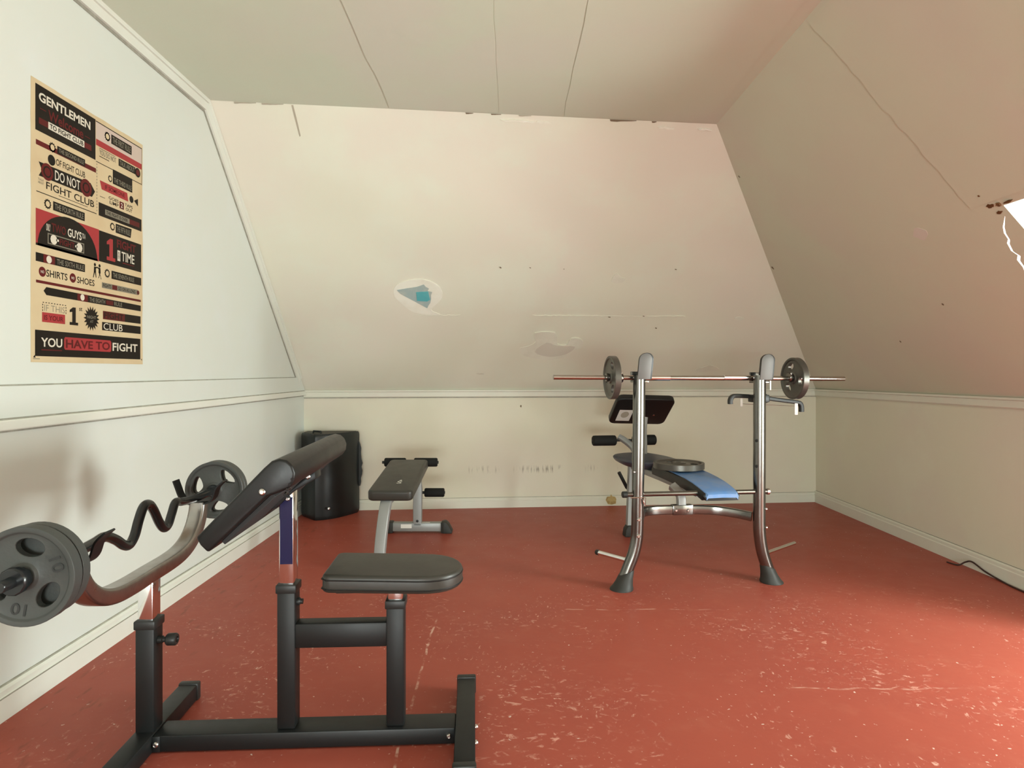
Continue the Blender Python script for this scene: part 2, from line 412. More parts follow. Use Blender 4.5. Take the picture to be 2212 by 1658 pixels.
# dormer alcove
bm = B()
poly(bm, [(XR,DY1,0),(DX,DY1,0),(DX,DY1,DZ),(xs(DZ),DY1,DZ),(XR,DY1,ZK)])
poly(bm, [(XR,DY0,0),(XR,DY0,ZK),(xs(DZ),DY0,DZ),(DX,DY0,DZ),(DX,DY0,0)])
poly(bm, [(xs(DZ),DY0,DZ),(xs(DZ),DY1,DZ),(DX,DY1,DZ),(DX,DY0,DZ)])
ay0, ay1, az0, az1 = 1.17, 2.07, .30, 1.30
poly(bm, [(DX,DY0,0),(DX,DY1,0),(DX,DY1,az0),(DX,DY0,az0)]); poly(bm, [(DX,DY0,az1),(DX,DY1,az1),(DX,DY1,DZ),(DX,DY0,DZ)])
poly(bm, [(DX,DY0,az0),(DX,ay0,az0),(DX,ay0,az1),(DX,DY0,az1)]); poly(bm, [(DX,ay1,az0),(DX,DY1,az0),(DX,DY1,az1),(DX,ay1,az1)])
struct('wall_dormer', bm, M['trim'], 'bright white cheek of the dormer alcove at the right edge', 'wall')
def frame(name, label, horiz):
    e = thing(name, label, 'window', (DX, ay0, az0) if horiz else (wx0, YR, wz0)); e['kind'] = 'structure'
    W, Hh = (ay1-ay0, az1-az0) if horiz else (wx1-wx0, wz1-wz0)
    def bar(a0, a1, b0, b1):
        lo, hi = ((.0, a0, b0), (.05, a1, b1)) if horiz else ((a0, -.05, b0), (a1, .0, b1))
        bx('window_frame', lo, hi, M['trim'], e, .004)
    t = .045
    bar(0,W,0,t); bar(0,W,Hh-t,Hh); bar(0,t,t,Hh-t); bar(W-t,W,t,Hh-t); bar(W/2-t/2,W/2+t/2,t,Hh-t)
frame('window_1', 'white framed dormer window in the right alcove', True)
frame('fill_window', 'wide white framed window added around the fill light behind the viewer', False)  # added out of view to frame the rear fill light

# trim: baseboards, rails, gable moulding
def run(name, p, q, sec, mat, label, cat, up=(0,0,1)):
    return tag(finish(name, sweep(B(), [p, q], sec, up=up), mat, smooth=False), label, cat, kind='structure')
def base_sec(h, d): return [(-.001,0),(d,0),(d,h*.72),(d*.72,h*.76),(d*.72,h*.92),(d*.35,h),(-.001,h)]
run('baseboard_left', (XL,YR,0), (XL,5.2,0), base_sec(.104,.022), M['trim'], 'tall white baseboard along the gable wall', 'baseboard')
bd = Vector((XR-XL, .37, 0)).normalized(); bn = Vector((bd.y, -bd.x, 0))
run('baseboard_back', (XL,5.21,0), (XR,5.58,0), base_sec(.082,.016), M['rail'], 'cream baseboard along the back knee wall', 'baseboard')
run('baseboard_right', (XR,5.58,0), (XR,DY1,0), base_sec(.095,.018), M['rail'], 'cream baseboard along the right knee wall', 'baseboard')
rail_sec = [(-.001,-.055),(.012,-.055),(.018,-.048),(.018,-.012),(.030,-.008),(.030,.004),(-.001,.004)]
run('trim_1', (XL,5.21,ZK), (XR,5.58,ZK), rail_sec, M['rail'], 'narrow cream ledge rail topping the back knee wall', 'trim')
run('trim_2', (XR,5.58,ZK+.0), (XR,DY1,ZK+.02), rail_sec, M['rail'], 'narrow cream ledge rail topping the right knee wall', 'trim')
bm = box(B(), (XL-.001,YR,.966), (XL+.010,4.98,1.073))
# the wide board ends on the slope of the gable
def ys(z): return 5.21-(5.21-3.513)*(z-ZK)/(ZC-ZK)
bm = prism(B(), [(XL-.001,YR,.968),(XL-.001,ys(.968)-.004,.968),(XL-.001,ys(1.073)-.004,1.073),(XL-.001,YR,1.073)], (.012,0,0))
tag(finish('trim_3', bm, M['wall_left'], bevel=.002, smooth=False), 'wide flat white board across the gable wall below the poster', 'trim', kind='structure')
bm = box(B(), (XL-.001,YR,.929), (XL+.022,5.195,.964))
tag(finish('trim_4', bm, M['trim'], bevel=.005, smooth=False), 'thin white chair rail below the wide board on the gable wall', 'trim', kind='structure')
# gable moulding follows the roof line: along the slope, then along the ceiling
sv = Vector((0, 3.513-5.21, ZC-ZK)).normalized(); sn = Vector((0, -sv.z, sv.y)) ; sn = -sn if sn.z > 0 else sn
w1 = .062
A0 = Vector((XL, ys(1.075), 1.075)); A1 = TL.copy(); A2 = Vector((XL, YR, ZC))
mit = A1 + Vector((0, -w1*math.tan(math.radians(22)), -w1))
bm = prism(B(), [A0, A1, mit, A0+sn*w1], (.014,0,0)); prism(bm, [A1, A2, A2+Vector((0,0,-w1)), mit], (.014,0,0))
w2 = .02
k = Vector((0,0,0)); mit2 = A1 + Vector((0, -w2*math.tan(math.radians(22)), -w2))
prism(bm, [A0, A1, mit2, A0+sn*w2], (.024,0,0)); prism(bm, [A1, A2, A2+Vector((0,0,-w2)), mit2], (.024,0,0))
tag(finish('trim_5', bm, M['trim'], smooth=False), 'white moulding following the roof line up the gable wall', 'trim', kind='structure')

M['gap_shade'] = plain('joint_shadow_grey', (.30,.29,.24), .8, 0, .2, 0, 20, 0, (.40,.385,.32))  # joint gaps with their shadow lines painted in as thin grey strips
bx('joint', (XL-.001,YR,1.0725), (XL+.004,ys(1.076)-.05,1.0775), M['gap_shade'], bpy.data.objects['trim_3'], 0)
bx('joint', (XL-.001,YR,.9635), (XL+.0125,ys(.968)-.01,.9690), M['gap_shade'], bpy.data.objects['trim_3'], 0)
bx('joint', (XL-.001,YR,.9215), (XL+.0025,5.195,.9295), M['gap_shade'], bpy.data.objects['trim_4'], 0)
bx('joint', (XL-.001,YR,.1035), (XL+.0035,5.195,.1085), M['gap_shade'], bpy.data.objects['baseboard_left'], 0)
bx('joint', (XL-.001,YR,.0735), (XL+.0225,5.195,.0765), M['gap_shade'], bpy.data.objects['baseboard_left'], 0)
bx('joint', (XR-.003,DY1,.094), (XR+.001,5.57,.098), M['gap_shade'], bpy.data.objects['baseboard_right'], 0)
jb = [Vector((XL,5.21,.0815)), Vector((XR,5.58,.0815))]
finish('joint', prism(B(), [jb[0], jb[1], jb[1]+Vector((0,0,.0035)), jb[0]+Vector((0,0,.0035))], bn*.003), M['gap_shade'], bpy.data.objects['baseboard_back'], smooth=False)
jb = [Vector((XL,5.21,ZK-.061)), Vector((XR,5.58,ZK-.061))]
finish('joint', prism(B(), [jb[0], jb[1], jb[1]+Vector((0,0,.0065)), jb[0]+Vector((0,0,.0065))], bn*.003), M['gap_shade'], bpy.data.objects['trim_1'], smooth=False)
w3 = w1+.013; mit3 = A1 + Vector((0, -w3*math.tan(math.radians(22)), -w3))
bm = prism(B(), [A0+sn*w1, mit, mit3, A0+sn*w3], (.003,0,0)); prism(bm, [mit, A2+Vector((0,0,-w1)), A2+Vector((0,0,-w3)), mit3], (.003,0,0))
finish('joint', bm, M['gap_shade'], bpy.data.objects['trim_5'], smooth=False)  # shadow line beside the gable moulding, drawn as a grey strip

# damage on the slopes
def spatch(name, uv, off, th, mat, jit=0):
    P_ = [S(a+random.uniform(-jit,jit), b+random.uniform(-jit,jit), off) for a, b in uv]
    n = (S(uv[0][0], uv[0][1], 1)-S(uv[0][0], uv[0][1]))
    return finish(name, prism(B(), P_, n*th), mat, sl, smooth=False)
def sm2(uv, n=4): return [(p.x, p.y) for p in catmull([(a, b, 0) for a, b in uv], n, True)]
OUT = .010
spatch('plaster_patch', sm2([(.2348,.4611),(.2589,.4821),(.2908,.4878),(.3128,.4713),(.3203,.4425),(.3133,.4127),(.2879,.371),(.3013,.3513),(.2686,.353),(.2497,.3637),(.236,.3939),(.2265,.4235)]), -.008, OUT+.002, M['plaster'])
spatch('torn_paper', [(.2363,.448),(.263,.4577),(.276,.461),(.2899,.4707),(.2925,.461),(.2964,.4544),(.2929,.446),(.3016,.4421),(.298,.43),(.2945,.415),(.2914,.3994),(.286,.39),(.2817,.3775),(.2608,.4073),(.2402,.4322)], -.004, OUT+.001, M['torn'], .0008)
spatch('membrane_patch', [(.2705,.4413),(.2936,.444),(.2925,.4123),(.2852,.4057),(.267,.4075)], .0, OUT, M['teal'], .0006)
spatch('filler_patch', sm2([(.4321,.2066),(.4505,.2167),(.4682,.2366),(.4719,.2754),(.5125,.2759),(.5094,.2271),(.5257,.2223),(.5409,.252),(.5595,.2474),(.5572,.2176),(.5392,.1973),(.518,.1691),(.4838,.1534),(.4531,.161),(.4341,.1763)], 3), -.008, OUT+.001, M['pale'])
spatch('exposed_board', sm2([(.4595,.1917),(.4891,.2344),(.5083,.2197),(.5422,.2175),(.5198,.1819),(.4839,.1689)], 3), -.004, OUT, M['inner'])
spatch('filler_patch', sm2([(.66,.49),(.675,.52),(.682,.505),(.69,.50),(.678,.485)]), -.008, OUT+.001, M['pale'])
spatch('filler_patch', sm2([(.765,.092),(.80,.098),(.815,.11),(.80,.128),(.785,.118),(.77,.11)]), -.008, OUT+.001, M['pale'])
spatch('filler_patch', sm2([(.885,.343),(.895,.352),(.905,.345),(.896,.335)]), -.008, OUT+.001, M['pale'])
def jline(uv0, uv1, n, w, mat, name, off=-.006, th=.014):
    """a ragged horizontal joint line on the back slope"""
    top = []; bot = []
    for i in range(n+1):
        s = uv0[0]+(uv1[0]-uv0[0])*i/n; t = uv0[1]+(uv1[1]-uv0[1])*i/n + random.uniform(-.0015,.0015)
        ww = w*(.35+random.random()*.65)*(1-abs(2*i/n-1)**6)+.0001
        top.append((s, t+ww)); bot.append((s, t-ww))
    return spatch(name, top+bot[::-1], off, th, mat)
random.seed(5)
jline((.25,.3476),(.34,.349), 20, .0008, M['pale'], 'board_joint', -.006, .0085)
jline((.48,.3500),(.785,.3515), 60, .0007, M['pale'], 'board_joint', -.006, .0085)
for s, t, a, b in ((.449,.5364,.003,.004),(.5072,.5381,.003,.003),(.5734,.535,.0015,.0015),(.6305,.3469,.004,.001),(.7001,.352,.003,.001),(.7168,.3003,.0025,.0018),(.8,.54,.003,.002),(.34,.0863,.012,.001)):
    a, b = a*.6, b*.6
    spatch('nail_hole', [(s-a,t+b),(s-a*.2,t+b*.3),(s+a*.3,t+b*.8),(s+a,t-b*.2),(s+a*.3,t-b),(s-a*.3,t-b*.4)], -.006, .0135, M['dust' if a > .006 else 'crack'])
# ragged crack between back slope and ceiling
for s0, s1, w, m in ((.05,.09,.004,'dust'),(.10,.14,.004,'dust'),(.485,.50,.003,'crack'),(.535,.555,.002,'crack'),(.59,.615,.0025,'dust'),(.775,.83,.005,'crack'),(.862,.872,.004,'crack')):
    n = 8; up = []; dn = []
    for i in range(n+1):
        s = s0+(s1-s0)*i/n; k = w*(1-(i/n)**1.5)*(.6+.4*random.random())
        up.append((s, .9995)); dn.append((s, .9995-k*1.0-.0005))
    spatch('ceiling_crack', up+dn[::-1], .0, .004, M[m])
for s0, s1 in ((.55,.62),(.62,.65),(.87,.905),(.955,.985)):
    jline((s0,.985),(s1,.984), 8, .0035, M['plaster'], 'peeling_paint', -.004, .010)
spatch('board_joint', [(.1543,.998),(.1575,.998),(.1555,.965),(.1525,.925),(.1505,.90),(.1495,.925),(.1515,.955),(.1525,.975)], -.008, .0095, M['dust'])
# stains and holes on the right slope
def rpatch(name, yz, off, th, mat): return finish(name, prism(B(), [Rp(y, z, off) for y, z in yz], nrm*th), mat, rs, smooth=False)
def blob(y, z, a, b, n=11, sd=0):
    random.seed(sd); return [(y+a*math.cos(2*math.pi*i/n)*random.uniform(.55,1.1), z+b*math.sin(2*math.pi*i/n)*random.uniform(.55,1.1)) for i in range(n)]
rpatch('rust_stain', blob(2.61,1.786,.022,.009,13,1), -.001, .0025, M['rust'])
rpatch('rust_stain', blob(2.568,1.783,.012,.008,11,2), -.001, .007, M['rust'])
rpatch('rust_stain', blob(2.595,1.757,.017,.006,11,3), -.001, .003, M['rust'])
rpatch('rust_stain', blob(2.52,1.782,.03,.004,11,4), -.001, .007, M['rust'])
rpatch('rust_stain', blob(2.615,1.83,.005,.004,7,5), -.001, .007, M['rust'])
M['pinkish'] = plain('pink_filler', (.68,.61,.54), .7, 0, .2)
rpatch('filler_patch', blob(3.071,1.771,.055,.03,13,6), -.001, .002, M['pinkish'])
for y, z, a, sd in ((4.073,2.345,.012,7),(4.599,1.856,.02,8),(3.31,1.463,.011,9),(3.9,1.30,.01,10),(2.45,1.98,.008,12)):
    rpatch('nail_hole', blob(y, z, a*.6, a*.6, 8, sd), -.001, .003, M['crack'])
# stain on the back baseboard
bb = lambda x, z, d: Vector((x, 5.21+.0862*(x-XL), z)) + bn*d
random.seed(21)
finish('stain', prism(B(), [bb(.872+x*1.0, .048+z, .0155) for x, z in [(-.05,.0),(-.038,.028),(-.012,.03),(-.005,.048),(.008,.03),(.03,.026),(.04,.008),(.036,-.03),(.0,-.038),(-.03,-.034)]], bn*.002), M['stain'], bpy.data.objects['baseboard_back'], smooth=False)
# small nail on the back wall
finish('nail_hole', prism(B(), [bb(.115+x, .833+z, -.001) for x, z in [(-.008,.0),(0,.012),(.008,.004),(.003,-.012)]], bn*.002), M['crack'], bw, smooth=False)

# cord lying along the right baseboard
cp = catmull([(2.58,3.80,.004),(2.60,3.735,.006),(2.625,3.71,.03),(2.628,3.66,.045),(2.632,3.57,.02),(2.632,3.45,.005),(2.622,3.36,.004),(2.618,3.2,.004),(2.61,3.0,.004)], 6)
tag(tube('cord', cp, .0045, M['cord'], None, 8), 'thin dark brown cord looping along the right baseboard', 'cord')

# ------------------------------------------------------------------ poster
PW, PH, PY, PZ = .679, .98, 2.219, 2.132
po = thing('poster', 'tall cream, black and red printed poster of rules stuck on the gable wall', 'poster', (XL, PY, PZ-PH))
PC = {'cream': plain('poster_paper', (.62,.50,.31), .6, 0, .25, 0, 5, 0, (.58,.45,.27)), 'black': plain('poster_black_ink', (.014,.011,.008), .5, 0, .12, 0, 7, 0, (.019,.014,.010)),
      'red': plain('poster_red_ink', (.36,.040,.042), .5, 0, .15, 0, 7, 0, (.33,.04,.04)), 'maroon': plain('poster_dark_red_ink', (.115,.012,.012), .5, 0, .15, 0, 7, 0, (.09,.014,.012)),
      'white': plain('poster_white_ink', (.66,.61,.50), .55), 'grey': plain('poster_grey_ink', (.20,.18,.13), .55), 'pink': plain('poster_pink_tint', (.56,.45,.38), .55)}
def pp(s, t, lay): return Vector((.0022+lay*.00035, s*PW, (1-t)*PH))
random.seed(9)
rim = []
for i in range(13): rim.append((i/12, 0+random.uniform(-.002,.001)))
for i in range(1, 16): rim.append((1+random.uniform(-.006,.003), i/15))
for i in range(12, -1, -1): rim.append((i/12, 1.0))
for i in range(14, 0, -1): rim.append((0+random.uniform(-.002,.003), i/15))
finish('paper', prism(B(), [(.0006, s*PW, (1-t)*PH) for s, t in rim], (.0016,0,0)), PC['cream'], po, smooth=False)
LAY = {}
INK = {'cream':'cream','black':'black','red':'red','maroon':'dark_red','white':'white','grey':'grey','pink':'pink'}
def lay(c, l):
    if (c, l) not in LAY: LAY[(c, l)] = B()
    return LAY[(c, l)]
def pq(c, l, pts):
    w = max(p[0] for p in pts)-min(p[0] for p in pts); h = max(p[1] for p in pts)-min(p[1] for p in pts)
    if w*h > .0016 and min(w, h) > .012:                       # a panel, ribbon or disc one can point at
        finish(INK[c]+'_panel', poly(B(), [pp(s, t, l) for s, t in pts]), PC[c], po, smooth=False)
    else: poly(lay(c, l), [pp(s, t, l) for s, t in pts])
def pr(c, l, s0, t0, s1, t1): pq(c, l, [(s0,t0),(s1,t0),(s1,t1),(s0,t1)])
def pd(c, l, s, t, r, n=18, st=0):
    pq(c, l, [(s+(r if not st or i % 2 == 0 else r*st)*math.cos(2*math.pi*i/n), t+(r if not st or i % 2 == 0 else r*st)*PW/PH*math.sin(2*math.pi*i/n)) for i in range(n)])
def pt(c, l, body, s0, t0, s1, t1, off=.012):
    add_text(lay(c, l), body, s1-s0, t1-t0, lambda a, b: pp(s0+a, t1-b, l), off)
def gear(s, t, r=.026): pd('black', 1, s, t, r, 24, .78); pd('cream', 2, s, t, r*.55)
def rule(body, s0, t0, s1, t1, c='grey'):
    pr('black', 2, s0, t0, s1, t1); pt(c, 3, body, s0+.012, t0+.006, s1-.012, t1-.006)
def frame_line(s0, t0, s1, t1, w=.003): pr('black', 1, s0, t0, s1, t1)
def num1(c, l, s0, t0, s1, t1):
    W, Hh = s1-s0, t1-t0
    pq(c, l, [(s0+a*W, t0+b*Hh) for a, b in [(.38,0),(.72,0),(.72,.84),(1,.84),(1,1),(.0,1),(.0,.84),(.30,.84),(.30,.26),(.0,.30),(.0,.17)]])
# header
pr('black',1,.028,.015,.51,.179); pt('white',2,'GENTLEMEN',.052,.038,.463,.071,.03)
pt('maroon',2,'Welcome',.12,.084,.401,.122,.02); pr('maroon',2,.06,.094,.105,.097); pr('maroon',2,.415,.104,.46,.107)
pr('maroon',2,.052,.13,.472,.152); pr('white',3,.12,.128,.409,.154); pt('black',4,'TO FIGHT CLUB',.13,.132,.40,.15,.02)
# right column top
pr('pink',1,.515,.022,.986,.091); frame_line(.512,.018,.988,.022); frame_line(.986,.018,.99,.186)
gear(.623,.056,.03); rule('THE FIRST RULE',.66,.037,.873,.076)
pr('red',2,.515,.091,.986,.116); pr('black',1,.546,.121,.70,.123); pt('grey',2,'YOU DO NOT',.546,.126,.71,.148); pr('black',1,.735,.121,.915,.152); pt('grey',2,'TALK ABOUT',.745,.126,.905,.147)
pd('black',3,.94,.139,.03); pd('maroon',4,.94,.139,.02); pr('black',1,.546,.153,.64,.156)
pr('black',1,.515,.181,.99,.184)
pr('black',2,.676,.180,.88,.241); pt('grey',3,'THE THIRD RULE',.686,.213,.87,.234); gear(.65,.226,.022)
pq('red',1,[(.55,.252),(.826,.252),(.837,.288),(.568,.286)]); pt('maroon',2,'IF SOMEONE',.60,.261,.80,.278)
pd('black',1,.872,.272,.022); pq('black',1,[(.90,.272),(.945,.256),(.945,.29)])
pt('black',1,'GOES',.636,.300,.735,.313); pt('black',1,'LIMP',.645,.317,.735,.331); pr('maroon',1,.745,.302,.79,.332); pt('white',2,'2',.757,.307,.777,.327)
pt('black',1,'TAPS',.80,.300,.885,.313); pt('black',1,'OUT',.81,.317,.88,.331); pr('black',1,.55,.316,.60,.318)
pr('black',1,.54,.343,.985,.397); pr('grey',2,.60,.362,.90,.384); pt('black',3,'THE FIGHT IS OVER',.61,.366,.83,.380); pr('maroon',3,.85,.362,.96,.384)
# left column, second and third rule
pr('maroon',1,.032,.212,.515,.23); gear(.152,.214,.028); rule('THE SECOND RULE',.188,.199,.416,.227)
pd('black',1,.146,.262,.028); pt('black',1,'OF FIGHT CLUB',.18,.248,.417,.272,.01)
pq('black',1,[(.052,.287),(.465,.281),(.506,.308),(.478,.334),(.052,.337),(.075,.313)]); pd('maroon',2,.113,.312,.045); pd('maroon',2,.425,.308,.05); pt('white',3,'DO NOT',.17,.292,.372,.329,.01)
pd('black',3,.113,.312,.03); pd('maroon',4,.113,.312,.022); pd('black',3,.425,.308,.03); pd('maroon',4,.425,.308,.022)
pt('grey',1,'TALK',.047,.345,.09,.353); pt('grey',1,'ABOUT',.047,.356,.09,.364); pt('black',1,'FIGHT CLUB',.106,.347,.498,.374,.01); pr('black',1,.20,.380,.44,.382)
pr('black',1,.035,.393,.52,.396); gear(.117,.427,.028); rule('THE FOURTH RULE',.157,.409,.413,.442)
# two guys
pr('red',1,.031,.455,.542,.585); arch = [(.285+.242*math.cos(a*math.pi/20), .585-.135*math.sin(a*math.pi/20)) for a in range(21)]
pq('black',2,arch); pr('black',2,.031,.577,.53,.5855)
pt('white',3,'ONLY',.105,.498,.135,.524); pt('maroon',3,'TWO',.145,.49,.255,.522,.02); pt('white',3,'GUYS',.27,.49,.385,.522,.02); pt('white',3,'TO A',.39,.492,.418,.512)
pr('grey',3,.115,.531,.407,.570); pr('black',4,.122,.535,.40,.566); pt('maroon',5,'FIGHT',.205,.539,.325,.562,.02); pd('white',5,.16,.55,.026,10); pd('white',5,.365,.552,.026,10)
pr('white',5,.178,.545,.198,.553); pr('white',5,.33,.547,.348,.555)
# one fight at a time
gear(.673,.423,.026); pq('black',2,[(.705,.405),(.873,.403),(.862,.444),(.705,.443)]); pt('grey',3,'THE FIFTH RULE',.715,.412,.855,.436)
pr('black',1,.543,.457,.982,.583); num1('red',2,.616,.477,.70,.569); pt('maroon',2,'FIGHT',.716,.469,.92,.505,.03); pr('white',2,.722,.515,.752,.56); pt('black',3,'AT A',.726,.522,.748,.552)
pt('white',2,'TIME',.765,.516,.903,.556,.01); pr('maroon',2,.775,.562,.90,.566)
# sixth to eighth rule
pr('black',1,.031,.611,.416,.642); pr('maroon',2,.085,.611,.17,.642); pd('white',3,.126,.627,.02); pt('grey',3,'THE SIXTH RULE',.185,.617,.405,.637)
pd('maroon',1,.078,.676,.026); pt('black',1,'SHIRTS',.107,.664,.269,.690); pd('maroon',1,.313,.675,.026); pt('black',1,'SHOES',.348,.665,.501,.690)
pt('white',2,'NO',.066,.671,.09,.681); pt('white',2,'NO',.301,.670,.325,.680)
# pair of tiny sparring figures
for s, m in ((.505, 1), (.548, -1)):
    pd('black',1,s,.602,.010,10); pq('black',1,[(s-.008,.610),(s+.008,.610),(s+.010,.632),(s-.010,.632)])
    pq('black',1,[(s,.612),(s+.022*m,.608),(s+.022*m,.613),(s,.618)]); pq('black',1,[(s-.009,.63),(s+.001,.63),(s-.012*m,.655),(s-.018*m,.655)]); pq('black',1,[(s-.001,.63),(s+.009,.63),(s+.014*m,.653),(s+.008*m,.653)])
gear(.621,.625,.028); pr('black',2,.663,.609,.981,.643); pt('grey',3,'THE SEVENTH RULE',.675,.616,.90,.636)
pr('grey',1,.57,.666,.945,.689); pt('black',2,'FIGHTS',.58,.670,.66,.685); pr('maroon',2,.67,.668,.72,.687); pt('black',2,'GO ON AS LONG',.73,.670,.915,.685); pd('maroon',3,.945,.678,.014)
pr('maroon',1,.033,.708,.978,.718)
pq('black',1,[(.087,.743),(.107,.728),(.977,.734),(.977,.760),(.107,.757)]); pr('maroon',2,.35,.731,.44,.757); pd('white',3,.393,.743,.018); pt('grey',3,'THE EIGHTH',.455,.737,.60,.754); pr('maroon',3,.61,.737,.68,.755); pt('grey',3,'RULE',.69,.737,.77,.754)
# if this is your first night
for i in range(9): pr('black',1,.08+.021*i,.783,.09+.021*i,.786)
for i in range(3): pr('black',1,.078,.790+.01*i,.083,.796+.01*i); pr('black',1,.255,.790+.01*i,.26,.796+.01*i)
pt('grey',1,'IF THIS',.092,.792,.248,.815,-.01); pr('red',1,.076,.820,.25,.855); pt('maroon',2,'IS YOUR',.09,.829,.236,.847)
num1('black',1,.287,.787,.357,.855); pt('black',1,'st',.366,.783,.393,.797)
pd('black',1,.475,.821,.072,36,.68); pt('grey',2,'NIGHT',.435,.810,.515,.822); pt('grey',2,'AT',.46,.828,.49,.838)
pr('black',1,.58,.783,.975,.817); pr('maroon',2,.58,.783,.80,.817); pt('black',3,'FIGHT',.59,.788,.785,.812,.01)
pr('black',1,.572,.829,.975,.863); pt('white',2,'CLUB',.585,.832,.775,.860,.0)
pr('black',1,.026,.885,.972,.978); pt('white',2,'YOU',.068,.911,.227,.944,.02); pr('maroon',2,.07,.953,.225,.957)
pq('red',2,[(.25,.903),(.65,.903),(.66,.910),(.66,.945),(.65,.951),(.25,.951),(.242,.945),(.242,.910)]); pt('maroon',3,'HAVE TO',.255,.911,.645,.944,.025)
pt('white',2,'FIGHT',.673,.911,.939,.946,.02)
for i in range(16): pr('grey',1,.52,.19+.0125*i,.526,.196+.0125*i)
pr('grey',1,.012,.986,.06,.989); pq('black',1,[(.012,.983),(.024,.974),(.03,.984)]); pq('black',1,[(.98,.978),(.99,.974),(.99,.984)])
for (c, l), bm_ in LAY.items(): finish(INK[c]+'_lettering', bm_, PC[c], po, smooth=False)['kind'] = 'stuff'

# ------------------------------------------------------------------ weight plates
def plate_mesh(name, R, th, hub, bore, nh, hr, hsize, mat, web=.55, ph=0.0, label10=False, shape='oval'):
    """cast iron plate in local xz, axis y; holes cut right through"""
    pts.clear(); loops.clear()
    N = 48
    ring = lambda r, n=N: loop([(r*math.cos(2*math.pi*i/n), r*math.sin(2*math.pi*i/n)) for i in range(n)])
    rim_in = R*.86
    ring(R); ring(rim_in+.004); ring(rim_in); ring(hub+.004); ring(hub); b_ = ring(bore, 24)
    holes = []
    for k in range(nh):
        a = ph+2*math.pi*k/nh; ca, sa = math.cos(a), math.sin(a); H_ = []
        for i in range(20):
            t = 2*math.pi*i/20; ct, st_ = math.cos(t), math.sin(t)
            if shape == 'oval': p, q = hsize[0]*ct, hsize[1]*st_
            else:
                p = hsize[0]*ct*(1); q = hsize[1]*st_*(1+.45*ct)
            r = hr+p; H_.append((r*ca-q*sa, r*sa+q*ca))
        holes.append(loop(H_))
    v2, fs = cdt_faces(pts, loops, lambda c: c[0]**2+c[1]**2 < R*R and not inside(c, b_) and not any(inside(c, h) for h in holes))
    def zt(p):
        r = math.hypot(p[0], p[1])
        return th/2 if r > rim_in+.002 or r < hub+.002 else th/2*web
    bm = B(); f = [bm.verts.new((p.x, -zt(p), p.y)) for p in v2]; bk = [bm.verts.new((p.x, zt(p), p.y)) for p in v2]
    cnt = {}
    for q in fs:
        bm.faces.new([f[i] for i in q]); bm.faces.new([bk[i] for i in q][::-1])
        for i in range(len(q)):
            e = (q[i], q[(i+1) % len(q)]); cnt[e] = 1
    for (i, j) in list(cnt):
        if (j, i) not in cnt: bm.faces.new((f[j], f[i], bk[i], bk[j]))
    return bm
def plate(name, label, R, th, mat, parent_loc, rot, group, **kw):
    e = thing(name, label, 'weight plate', parent_loc, 0, group); e.rotation_euler = rot
    nums = kw.pop('nums', None)
    finish('disc', plate_mesh(name, R, th, mat=mat, **kw), mat, e, .0012, 1, 50)
    if nums:
        body, rr, size, angs = nums
        for sgn in (-1,):
            for a in angs:
                bm = B(); v, f = text_mesh(body, size*1.25, size, .012)
                ca, sa = math.cos(a), math.sin(a)
                vs = []
                for p, q in v:
                    p -= size*.62; q -= size*.5
                    x = rr*math.cos(a)+p*math.sin(a)+q*math.cos(a); z = rr*math.sin(a)-p*math.cos(a)+q*math.sin(a)
                    vs.append(bm.verts.new((x, sgn*(th/2*kw['web']+.0016), z)))
                for q in f:
                    try: bm.faces.new([vs[i] for i in q])
                    except ValueError: pass
                finish('numerals', bm, M['iron_n'], e, smooth=False)
    return e

# ------------------------------------------------------------------ preacher curl bench (nearest)
TH = math.radians(2.9); PO = Vector((-1.07, 1.94, 0))
pb = thing('preacher_bench', 'black steel preacher curl bench with sloping arm pad, nearest on the left', 'weight bench', PO, TH)
def post_sleeve(u0, u1, z1, zc, nm_post):
    bx(nm_post, (u0,-.030,.054), (u1,.028,z1), M['powder'], pb, .004)
    o = bx('collar', (u0-.004,-.034,z1-.022), (u1+.004,.032,z1+.004), M['cap'], pb, .004)
    bx('chrome_tube', (u0+.0045,-.0255,z1-.02), (u1-.0045,.0235,zc), M['chrome'], pb, .004)
bx('base_beam', (.030,-.044,.004), (.914,.044,.053), M['powder'], pb, .005)
for u0, u1, v0, v1 in ((-.031,.030,-.29,.265), (.914,.974,-.225,.265)):
    ft = bx('foot', (u0,v0,.003), (u1,v1,.056), M['powder'], pb, .005)
    bx('end_cap', (u0-.003,v1-.004,.0), (u1+.003,v1+.024,.060), M['cap'], ft, .006)
    bx('end_cap', (u0-.003,v0-.024,.0), (u1+.003,v0+.004,.060), M['cap'], ft, .006)
post_sleeve(-.027, .027, .380, .515, 'rear_post')
post_sleeve(.384, .437, .480, .800, 'pad_post')
post_sleeve(.707, .760, .428, .492, 'seat_post')
M['strip_blue'] = plain('deep_blue_strip', (.016,.022,.085), .15, .3, .6, .08, 20)
bx('blue_strip', (.392,-.0262,.545), (.429,-.0254,.745), M['strip_blue'], pb, 0)  # flat deep blue strip on the front of the pad post
bx('cross_tube', (.434,-.027,.292), (.710,.025,.366), M['powder'], pb, .006)
